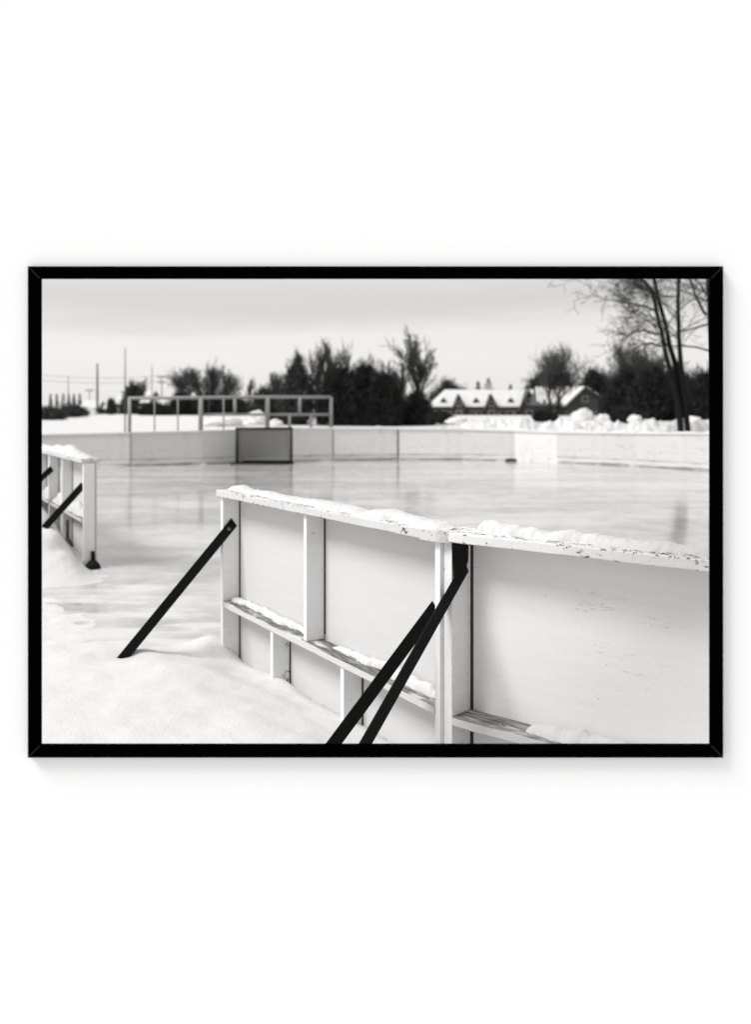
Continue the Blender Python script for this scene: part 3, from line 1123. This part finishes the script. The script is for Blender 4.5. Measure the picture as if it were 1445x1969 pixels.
for i, (px, yt, hw, lb) in enumerate(((97, 757, 5, 'first'), (109, 757, 5, 'second'), (121, 756, 8, 'dark thick'), (132, 757, 5, 'slim middle'), (142, 757, 6, 'fifth'), (153, 756, 6, 'last'))):
    dense_tree('%s of the little skyline conifers above the far left hedge' % lb, px, yt, 795, hw, 215, 50 + i, 420, .35, 'cone', 'needle', 'little conifers above the far left hedge', 'small_conifer')
dense_tree('dark shrub between the two far left roofs', 214, 762, 797, 10, 195, 61, 900, .35, mat='leaf_dark', name='evergreen_bush')
dense_tree('dark bush in front of the far left house with two roofs', 300, 772, 799, 36, 185, 62, 2000, .38, name='evergreen_bush')
# right groups
bare_tree('round crowned bare tree in front of the house roofs', 1064, 667, 806, 50, 150, 71, 'round', 2, .26, 0.019)
dense_tree('dark bush behind the roofs at the foot of the round bare tree', 1066, 698, 800, 66, 215, 72, 5500, .5, mat='leaf_dark')
dense_tree('dark evergreen directly right of the round bare tree', 1148, 696, 806, 48, 200, 73, 5200, .5)
dense_tree('dark evergreen right of the house gable', 1205, 698, 812, 48, 120, 74, 6500, .36)
dense_tree('dark evergreen left of the leaning trunks', 1255, 694, 812, 48, 115, 75, 6500, .36)
dense_tree('dark evergreen behind the leaning trunks', 1300, 702, 812, 48, 118, 76, 6500, .36)
dense_tree('dark evergreen at the right picture edge', 1352, 706, 812, 50, 112, 77, 6500, .36)
dense_tree('dark evergreen just beyond the right picture edge', 1420, 712, 810, 46, 124, 78, 2600, .4)
dense_tree('low dark bush at the right foot of the house', 1180, 745, 808, 30, 128, 79, 3000, .32, name='evergreen_bush')
bare_tree('hazy bare crown rising above the dark evergreens at right', 1205, 660, 806, 42, 170, 80, 'round', 2, .24, 0.020)
bare_tree('hazy bare crown beside the leaning trunks', 1255, 672, 806, 40, 165, 81, 'round', 2, .24, 0.019)
for i, (px, yt, hw, lb) in enumerate(((920, 733, 6, 'smaller left'), (940, 727, 9, 'tallest'), (983, 739, 6, 'lowest right'))):
    dense_tree('%s small dark fir poking above the row house ridge' % lb, px, yt, 800, hw * 3.2, 235, 90 + i, 900, .5, 'cone', 'needle', 'small firs behind the row house', 'fir_tree')


# the big bare tree close behind the right boards
def big_tree():
    d = 30.3
    m = d / F
    rng = random.Random(5)
    base = P(1311, 838, d)
    base.z = 0.0
    t = thing('bare_tree', 'large multi stemmed bare tree with long dark trunks at right', 'tree', base, 0)
    stems = [
        ([(1311, 872), (1311, 829), (1306, 779), (1289.5, 709), (1279.5, 671), (1274.5, 640), (1268, 615), (1263, 593), (1259, 572), (1254.6, 555), (1236, 535), (1212, 490), (1190, 420)],
         [5, 4.8, 4.4, 3.8, 3.3, 3.1, 3.0, 2.9, 2.8, 2.7, 2.3, 1.7, .8], .0),
        ([(1313, 872), (1313, 829), (1311, 760), (1306, 696), (1296, 663), (1288, 623), (1276, 580), (1266, 535), (1255, 480), (1240, 420), (1230, 360)],
         [4, 4.4, 4.6, 4.2, 3.4, 3.2, 3.0, 2.8, 2.2, 1.5, .8], .35),
        ([(1326, 872), (1325, 829), (1318, 760), (1312, 696), (1308.5, 646), (1307, 580), (1308, 535), (1312, 470), (1318, 410), (1320, 340)],
         [4.6, 4.2, 4.0, 3.8, 3.0, 2.8, 2.6, 2.2, 1.5, .8], .1),
    ]
    spec = dict(n=(13, 4, 4, 2), t0=(.2, .15, .1), ang=(30, 65), len=(.42, .66), up=.03, wob=.13, rmin=.0065)
    mbs = ([], [])
    tr = []
    for k, (pp, rad, dy) in enumerate(stems):
        pts = [Vector(((x - 1311) * m, dy * min(1, i / 3), (884 - y) * m)) for i, (x, y) in enumerate(pp)]
        rr = [r * m * 1.3 for r in rad]
        tr.append((pts, rr))
        n = len(pts)
        for b in range(11):
            f = rng.uniform(.38, .98) * (n - 1)
            i = min(n - 2, int(f))
            pos = pts[i].lerp(pts[i + 1], f - i)
            ax = (pts[i + 1] - pts[i]).normalized()
            side = Vector((rng.choice((-1, -1, 1)) * rng.uniform(.3, 1), rng.uniform(-.8, .8), rng.uniform(-.1, .35))).normalized()
            nd = (ax * rng.uniform(.1, .6) + side).normalized()
            grow(rng, mbs, pos, nd, rng.uniform(1.0, 2.3), min(.03, rr[i] * .3), 1, 4, spec)
    # named limb reaching left
    for pp in ([(1264, 596), (1240, 587), (1210, 581), (1170, 573), (1150, 565)], [(1270, 640), (1240, 633), (1215, 638), (1195, 650)],
               [(1279, 668), (1255, 657), (1230, 662), (1205, 680)]):
        pts = [Vector(((x - 1311) * m, rng.uniform(-.3, .3), (884 - y) * m)) for x, y in pp]
        rr = [.038, .032, .024, .016, .01][:len(pts)]
        mbs[1].append((pts, rr, 4))
        for b in range(12):
            f = rng.uniform(.2, .99) * (len(pts) - 1)
            i = min(len(pts) - 2, int(f))
            pos = pts[i].lerp(pts[i + 1], f - i)
            nd = Vector((rng.uniform(-1, .2), rng.uniform(-.5, .5), rng.uniform(-.5, .9))).normalized()
            grow(rng, mbs, pos, nd, rng.uniform(.4, 1.1), .014, 2, 4, spec)
    for pts, rr in tr:
        MB().tube(pts, rr, 10, True).build('trunk', M['bark'], t, True)
    mb = MB()
    for part in mbs:
        for pts, rr, k in part:
            mb.tube(pts, rr, k)
    mb.build('crown', M['twig'], t)

    base2 = P(1366, 838, d)
    base2.z = 0
    t2 = thing('bare_tree', 'bare tree with a thick trunk cut by the right picture edge', 'tree', base2, 0)
    stems2 = [([(1376, 872), (1375, 800), (1372, 700), (1367, 610), (1364, 560), (1363, 535), (1357, 470), (1354, 390)], [6.5, 6, 5.2, 4.2, 3.6, 3.4, 2.6, 1], 0),
              ([(1366, 602), (1361, 596), (1350, 575), (1344, 563), (1336, 535), (1322, 500), (1305, 450)], [2.2, 2.2, 2.1, 2.0, 1.8, 1.3, .6], .3)]
    mbs = ([], [])
    trunk = MB()
    for k, (pp, rad, dy) in enumerate(stems2):
        pts = [Vector(((x - 1366) * m, dy, (884 - y) * m)) for x, y in pp]
        rr = [r * m * 1.15 for r in rad]
        trunk.tube(pts, rr, 10, True)
        n = len(pts)
        for b in range(11 if k == 0 else 7):
            f = rng.uniform(.3, .98) * (n - 1)
            i = min(n - 2, int(f))
            pos = pts[i].lerp(pts[i + 1], f - i)
            nd = Vector((rng.choice((-1, -1, 1)) * rng.uniform(.3, 1), rng.uniform(-.8, .8), rng.uniform(-.2, .7))).normalized()
            grow(rng, mbs, pos, nd, rng.uniform(1.0, 2.4), min(.035, rr[i] * .35), 1, 4, spec)
    trunk.build('trunk', M['bark'], t2, True)
    mb = MB()
    for part in mbs:
        for pts, rr, k in part:
            mb.tube(pts, rr, k)
    mb.build('crown', M['twig'], t2)


big_tree()


# ------------------------------------------------------------------ houses
def slab(mb, a, b, c, d, th):
    """a sloping slab: four corners and a thickness upwards"""
    q = [Vector(x) for x in (a, b, c, d)]
    up = Vector((0, 0, th))
    vs = q + [x + up for x in q]
    return mb.add(vs, [(0, 1, 2, 3), (7, 6, 5, 4), (0, 4, 5, 1), (1, 5, 6, 2), (2, 6, 7, 3), (3, 7, 4, 0)])


def window(t, x, z, w, h, y, arch=False):
    f = MB().box(x - w / 2 - .14, x + w / 2 + .14, y - .10, y - .002, z - .14, z + h + .14).build('window', M['trim'], t)
    MB().box(x - w / 2, x + w / 2, y - .13, y - .103, z, z + h).build('pane', M['glass'], f)


def row_house():
    d = 190.0
    m = d / F
    Y0 = 806
    X = lambda px: (px - 930) * m
    Z = lambda py: (Y0 - py) * m
    t = thing('row_house', 'long low brick row house with snowy hipped roof and pointed gables', 'house', P(930, Y0, d))
    e, r = Z(783), Z(748)
    D = 9.0
    x0, x1 = X(826), X(1052)
    MB().box(x0, x1, 0, D, -.6, e - .02).build('wall', M['brick'], t)
    rf = MB()
    a, b = X(820), X(1056)
    ra, rb = X(860), X(1052)
    rf.add([(a, -.5, e), (b, -.5, e), (b, D + .5, e), (a, D + .5, e), (ra, D / 2, r), (rb, D / 2, r)],
           [(0, 1, 5, 4), (1, 2, 5), (2, 3, 4, 5), (3, 0, 4), (3, 2, 1, 0)])
    ro = rf.build('roof', M['shingle'], t)
    # snow lying on the roof, with a rounded edge and bald patches round the gables
    rows = []
    for i in range(15):
        f = .03 + .93 * i / 14
        row = []
        for k in range(130):
            u = k / 129
            xa = a + (ra - a) * f
            xb = b + (rb - b) * f
            xx = xa + (xb - xa) * u
            edge = min(1, u * 40, (1 - u) * 40, i / 1.0 + .001, (14 - i) / 1.0 + .3)
            row.append((xx, -.5 + (D / 2 + .5) * f, e + (r - e) * f + .02 + max(0, edge) * (.26 + .10 * fbm(xx * .7, f * 4, 1, 3))))
        rows.append(row)
    MB().grid(rows).build('roof_snow', M['snow'], ro, True)
    for px, pk, hw, yb in ((882, 759, 14, 787), (944, 759, 14, 787), (1016, 751, 19, 787)):
        g = MB()
        cx, zt, zb, W = X(px), Z(pk), Z(yb), hw * m
        g.prism([(cx - W * .86, -.6), (cx + W * .86, -.6), (cx + W * .86, zb), (cx, zt), (cx - W * .86, zb)], 1, -1.5, 4.0)
        go = g.build('gable', M['brick'], t)
        s = MB()
        for sg in (-1, 1):
            slab(s, (cx, -1.9, zt + .03), (cx, 5.0, zt + .03), (cx + sg * W * 1.08, 5.0, zb - .25), (cx + sg * W * 1.08, -1.9, zb - .25), .12)
        s.build('gable_roof', M['shingle'], go)
        window(go, cx, (zb + zt) / 2 - .75, .9, .85, -1.5)
        window(go, cx, .45, 1.0, 1.25, -1.5)
    for px in (854, 917, 984):
        g = MB()
        cx, zt, zb, W = X(px), Z(765), Z(776), 9 * m
        g.prism([(cx - W, zb), (cx + W, zb), (cx, zt)], 1, .35, 3.6)
        go = g.build('dormer', M['brick'], t)
        s = MB()
        for sg in (-1, 1):
            slab(s, (cx, .9, zt + .02), (cx, 3.9, zt + .02), (cx + sg * W * 1.1, 3.9, zb + .02), (cx + sg * W * 1.1, .9, zb + .02), .22)
        s.build('dormer_snow', M['snow'], go)
    for px in (838, 856, 908, 922, 968, 982, 996, 1036):
        window(t, X(px), .55, .9, 1.15, 0)
    for px in (868, 958):
        MB().box(X(px) - .5, X(px) + .5, -.08, -.002, -.5, 1.6).build('door', M['trim'], t)


def gable_house():
    d = 176.0
    m = d / F
    Y0 = 808
    X = lambda px: (px - 1110) * m
    Z = lambda py: (Y0 - py) * m
    t = thing('gabled_house', 'dark house with wide pointed front gable and streaky snow roof', 'house', P(1110, Y0, d))
    e, r = Z(779), Z(744)
    MB().box(X(1050), X(1092), 3, 10, -.6, e - .02).build('wall', M['brick'], t)
    rf = MB()
    rf.add([(X(1036), 2.4, e), (X(1100), 2.4, e), (X(1128), 6.5, r), (X(1040), 6.5, r), (X(1036), 10.6, e), (X(1128), 10.6, e)],
           [(0, 1, 2, 3), (3, 2, 5, 4), (0, 4, 5, 1), (0, 3, 4)])
    ro = rf.build('roof', M['shingle'], t)
    rng = random.Random(4)
    s = MB()
    for k in range(11):
        u = k / 10
        px0 = 1038 + 58 * u
        a = Vector((X(px0 + 1), 2.9, e + .35 * rng.random()))
        w = (4.6 + 1.8 * rng.random()) * m
        b = Vector((X(px0 + 4 + 16 * u), 6.3, r - .15))
        slab(s, a, a + Vector((w, 0, 0)), b + Vector((w, 0, 0)), b, .30)
    s.build('roof_snow', M['snow'], ro)
    pk, zb = (X(1126), Z(745)), Z(780)
    W0, W1 = X(1092), X(1172)
    g = MB().prism([(W0, -.6), (W1, -.6), (W1, zb), pk, (W0, zb)], 1, 0, 11)
    go = g.build('gable', M['brick'], t)
    s = MB()
    slab(s, (pk[0], -.8, pk[1] + .02), (pk[0], 11.4, pk[1] + .02), (X(1183), 11.4, zb - .3), (X(1183), -.8, zb - .3), .16)
    slab(s, (pk[0], -.8, pk[1] + .02), (pk[0], 11.4, pk[1] + .02), (X(1086), 11.4, zb - .3), (X(1086), -.8, zb - .3), .16)
    s.build('gable_roof', M['shingle'], go)
    s = MB()
    for k in range(4):
        f0, f1 = .06 + .24 * k, .06 + .24 * k + .13
        q = lambda f: (pk[0] + (X(1183) - pk[0]) * f, pk[1] + (zb - .3 - pk[1]) * f + .2)
        (xa, za), (xb, zb2) = q(f0), q(f1)
        slab(s, (xa, -.6, za), (xa, 6 + k, za), (xb, 6 + k, zb2), (xb, -.6, zb2), .14)
    q = lambda f: (pk[0] + (X(1086) - pk[0]) * f, pk[1] + (zb - .3 - pk[1]) * f + .2)
    (xa, za), (xb, zb2) = q(.05), q(.95)
    slab(s, (xa, -.4, za), (xa, 4.5, za), (xb, 4.5, zb2), (xb, -.4, zb2), .24)
    s.build('gable_snow', M['snow'], go)
    window(go, X(1126), Z(772), .9, .9, 0)
    window(t, X(1072), .6, .9, 1.1, 3)
    window(go, X(1108), .5, 1.0, 1.1, 0)
    window(go, X(1152), .5, 1.0, 1.1, 0)


row_house()
gable_house()


def small_house(label, px, hw, yr, ye, yb, d, skew=0.0):
    m = d / F
    t = thing('small_house', label, 'house', P(px, yb, d), 0, 'small far houses at left')
    W, e, r = hw * m, (yb - ye) * m, (yb - yr) * m
    MB().box(-W * .95, W * .95, 0, 7, -.4, e - .02).build('wall', M['brick'], t)
    ro = MB().prism([(-.5, e), (7.5, e), (3.5, r)], 0, -W, W).build('roof', M['shingle'], t)
    rows = []
    for i in range(7):
        f = .02 + .95 * i / 6
        rows.append([(-W + 2 * W * k / 30 + skew * f, -.5 + 4 * f, e + (r - e) * f + .03 + .25 * min(1, i + .05, k / 2, (30 - k) / 2) + .08 * fbm(k * .4, f * 3, px, 2)) for k in range(31)])
    MB().grid(rows).build('roof_snow', M['snow'], ro, True)
    for s in (-.5, .4):
        window(t, W * s, e * .35, .9, e * .35, 0)


small_house('widest snow roofed house left of the utility pole', 171, 19, 771, 786, 798, 210)
small_house('small snow roofed house right of the utility pole', 199, 9, 773, 787, 798, 212)
small_house('snow roofed house left of the tall mast', 228, 11, 761, 777, 798, 214)
small_house('upper snow roofed house with the brightest roof right of the mast', 280, 14, 751, 762, 798, 235)
small_house('lower snow roofed house in front right of the mast', 278, 10, 764, 775, 798, 196)
small_house('flat looking snow roofed house left of the left bare cluster', 311, 18, 765, 779, 798, 205)


# ------------------------------------------------------------------ poles
def pole(label, px, ytop, ybase, d, r, arms=0, name='utility_pole', cat='pole'):
    m = d / F
    H = (ybase - ytop) * m
    t = thing(name, label, cat, P(px, ybase, d), 0, 'poles on the left skyline')
    MB().tube([(0, 0, -.2), (0, 0, H * .5), (0, 0, H)], [r, r * .85, r * .6], 8, True).build('shaft', M['pole'], t, True)
    for k in range(arms):
        MB().box(-1.1, 1.1, -.09, .09, H - .5 - k * 1.3, H - .28 - k * 1.3).build('crossarm', M['pole'], t)
        for s in (-.9, -.4, .4, .9):
            MB().tube([(s, 0, H - .279 - k * 1.3), (s, 0, H - .02 - k * 1.3)], .07, 6, True).build('insulator', M['trim'], t)
    return t


pole('thick dark utility pole left of the tall mast', 187, 699, 800, 190, .26)
pole('tallest thin mast on the left skyline', 240.5, 669, 832, 62, .05, 0, 'mast', 'mast')
pole('faint thin pole right of the dark rounded tree', 292, 702, 798, 230, .13)
pole('utility pole with double crossarms near the left bare cluster', 311, 722, 798, 225, .15, 2)
pole('faint thin pole above the far left conifers', 131, 722, 796, 240, .12)
pole('short faint pole left of the thick utility pole', 172, 748, 797, 240, .12, 1)
pole('thin pole in front of the left bare cluster', 402, 712, 800, 150, .07)


def wire(label, y0, y1):
    a, b = P(60, y0, 240), P(311, y1, 225)
    pts = []
    for i in range(25):
        f = i / 24
        p = a.lerp(b, f)
        p.z -= .8 * 4 * f * (1 - f)
        pts.append(tuple(p))
    tag(MB().tube(pts, .035, 4).build('power_line', M['steel']), label, 'wire', 'power lines')


wire('upper power line strung across the left skyline', 719, 722.5)
wire('lower power line strung across the left skyline', 729, 732)

# ------------------------------------------------------------------ white wall with the black frame
PF = .021          # how far the frame stands out from the wall
WT = .045
sx = DW / F
fx0, fx1, fx2, fx3 = (53 - CX) * sx, (76 - CX) * sx, (1369 - CX) * sx, (1392 - CX) * sx
fz0, fz1, fz2, fz3 = CAMZ - (1457 - HY) * sx, CAMZ - (1434 - HY) * sx, CAMZ - (535 - HY) * sx, CAMZ - (512 - HY) * sx


def wall_with_opening():
    yf = DW + PF
    o = .029
    X0, X1, Z0, Z1 = -2.3, 2.1, -.5, 3.16
    a, b, c, d = fx1 - o, fx2 + o, fz1 - o, fz2 + o
    mb = MB()
    xs, zs = [X0, a, b, X1], [Z0, c, d, Z1]
    vs = [(x, y, z) for y in (yf, yf + WT) for z in zs for x in xs]
    idx = lambda y, i, j: y * 16 + i * 4 + j
    fs = []
    for i in range(3):
        for j in range(3):
            if (i, j) == (1, 1):
                continue
            fs.append((idx(0, i, j), idx(0, i, j + 1), idx(0, i + 1, j + 1), idx(0, i + 1, j)))
            fs.append((idx(1, i, j), idx(1, i + 1, j), idx(1, i + 1, j + 1), idx(1, i, j + 1)))
    for j in range(3):
        fs.append((idx(0, 0, j), idx(1, 0, j), idx(1, 0, j + 1), idx(0, 0, j + 1)))
        fs.append((idx(0, 3, j), idx(0, 3, j + 1), idx(1, 3, j + 1), idx(1, 3, j)))
    for i in range(3):
        fs.append((idx(0, i, 0), idx(0, i + 1, 0), idx(1, i + 1, 0), idx(1, i, 0)))
        fs.append((idx(0, i, 3), idx(1, i, 3), idx(1, i + 1, 3), idx(0, i + 1, 3)))
    fs += [(idx(0, 1, 1), idx(0, 1, 2), idx(1, 1, 2), idx(1, 1, 1)), (idx(0, 2, 1), idx(1, 2, 1), idx(1, 2, 2), idx(0, 2, 2)),
           (idx(0, 1, 1), idx(1, 1, 1), idx(1, 2, 1), idx(0, 2, 1)), (idx(0, 1, 2), idx(0, 2, 2), idx(1, 2, 2), idx(1, 1, 2))]
    mb.add(vs, fs)
    w = mb.build('white_wall', M['wall'])
    tag(w, 'plain white wall around the black picture frame', 'wall')


wall_with_opening()


def picture_frame():
    t = thing('picture_frame', 'slim black mitred frame on the white wall', 'frame', ((fx0 + fx3) / 2, DW, fz0))
    ox, oz = (fx0 + fx3) / 2, fz0
    y0, y1 = 0.0, PF - .0004
    for a in ([(fx0, fz0), (fx3, fz0), (fx2, fz1), (fx1, fz1)], [(fx3, fz3), (fx0, fz3), (fx1, fz2), (fx2, fz2)],
              [(fx0, fz3), (fx0, fz0), (fx1, fz1), (fx1, fz2)], [(fx3, fz0), (fx3, fz3), (fx2, fz2), (fx2, fz1)]):
        MB().prism([(x - ox, z - oz) for x, z in a], 1, y0, y1).build('rail', M['frame'], t)
    for (xa, za), (xb, zb) in (((fx0, fz0), (fx1, fz1)), ((fx3, fz0), (fx2, fz1)), ((fx0, fz3), (fx1, fz2)), ((fx3, fz3), (fx2, fz2))):
        d = Vector((xb - xa, zb - za)).normalized()
        q = Vector((-d.y, d.x)) * .0010
        pl = [(xa - ox + q.x, za - oz + q.y), (xa - ox - q.x, za - oz - q.y), (xb - ox - q.x, zb - oz - q.y), (xb - ox + q.x, zb - oz + q.y)]
        MB().prism(pl, 1, -.0006, -.0001).build('mitre_joint', M['mitre'], t)


picture_frame()

# ------------------------------------------------------------------ light and sky
SUN_EL, SUN_AZ = R(52), R(68)      # azimuth measured from behind the viewer towards the left
SUN_S = 1.5
sd = Vector((-math.sin(SUN_AZ) * math.cos(SUN_EL), -math.cos(SUN_AZ) * math.cos(SUN_EL), math.sin(SUN_EL)))  # towards the sun
ld = bpy.data.lights.new('sun', 'SUN')
ld.energy = SUN_S
ld.angle = R(22)
ld.color = (1, .995, .987)
sun = bpy.data.objects.new('sun', ld)
COL.objects.link(sun)
sun.rotation_euler = sd.to_track_quat('Z', 'Y').to_euler()
sun.location = (-6, -6, 12)

W = bpy.data.worlds.new('World')
S.world = W
W.use_nodes = True
nt = W.node_tree
bg = nt.nodes['Background']
sky = nt.nodes.new('ShaderNodeTexSky')
sky.sky_type = 'NISHITA'
sky.sun_disc = False
sky.sun_elevation = SUN_EL
sky.sun_rotation = math.atan2(sd.x, sd.y)
sky.dust_density = 4.0
bw = nt.nodes.new('ShaderNodeRGBToBW')
nt.links.new(sky.outputs[0], bw.inputs[0])


def wmath(op, a, b=None):
    nd = nt.nodes.new('ShaderNodeMath')
    nd.operation = op
    for i, v in enumerate((a, b)):
        if v is None:
            continue
        if isinstance(v, (int, float)):
            nd.inputs[i].default_value = v
        else:
            nt.links.new(v, nd.inputs[i])
    return nd.outputs[0]


tc = nt.nodes.new('ShaderNodeTexCoord')
sp = nt.nodes.new('ShaderNodeSeparateXYZ')
nt.links.new(tc.outputs['Generated'], sp.inputs[0])
mp = nt.nodes.new('ShaderNodeMapping')
mp.inputs['Scale'].default_value = (1.6, 1.6, 13)
nt.links.new(tc.outputs['Generated'], mp.inputs['Vector'])
nz = nt.nodes.new('ShaderNodeTexNoise')
nz.inputs['Scale'].default_value = 2.2
nz.inputs['Detail'].default_value = 5
nz.inputs['Roughness'].default_value = .5
nt.links.new(mp.outputs[0], nz.inputs['Vector'])
zz = wmath('ADD', sp.outputs['Z'], wmath('MULTIPLY', wmath('SUBTRACT', nz.outputs['Fac'], .5), .06))
cr = nt.nodes.new('ShaderNodeValToRGB')
nt.links.new(zz, cr.inputs[0])
els = cr.color_ramp.elements
STOPS = ((0.0, .88), (.05, .94), (.078, .92), (.095, .775), (.108, .73), (.122, .75), (.145, .82), (.35, .67), (1.0, .72))
els[0].position, els[1].position = STOPS[0][0], STOPS[-1][0]
for p, v in STOPS[1:-1]:
    els.new(p)
for e, (p, v) in zip(els, STOPS):
    e.color = (v, v * .99, v * .98, 1)
side = wmath('SUBTRACT', 1.0, wmath('MULTIPLY', sp.outputs['X'], .07))
K = 4.3
a = wmath('MULTIPLY', side, K)
cl = nt.nodes.new('ShaderNodeVectorMath')
cl.operation = 'SCALE'
nt.links.new(cr.outputs[0], cl.inputs[0])
nt.links.new(a, cl.inputs['Scale'])
sk = wmath('MULTIPLY', bw.outputs[0], .04)
ad = nt.nodes.new('ShaderNodeVectorMath')
ad.operation = 'ADD'
nt.links.new(cl.outputs[0], ad.inputs[0])
cb = nt.nodes.new('ShaderNodeCombineXYZ')
for i in range(3):
    nt.links.new(sk, cb.inputs[i])
nt.links.new(cb.outputs[0], ad.inputs[1])
nt.links.new(ad.outputs[0], bg.inputs['Color'])
bg.inputs['Strength'].default_value = .1

# ------------------------------------------------------------------ camera
cam = bpy.data.cameras.new('camera')
co = bpy.data.objects.new('camera', cam)
COL.objects.link(co)
co.location = (0, 0, CAMZ)
co.rotation_euler = (R(90), 0, 0)
cam.sensor_fit = 'AUTO'
cam.sensor_width = 36
cam.lens = F / 1969 * 36
cam.shift_y = -(984.5 - HY) / 1969
cam.shift_x = 0.0
cam.clip_start = .05
cam.clip_end = 6000
cam.dof.use_dof = True
cam.dof.focus_distance = 4.3
cam.dof.aperture_fstop = (F / 1969 * .036) / .0175
S.camera = co

S.view_settings.view_transform = 'Standard'
S.view_settings.look = 'None'
S.view_settings.gamma = 1
S.view_settings.exposure = 1.09
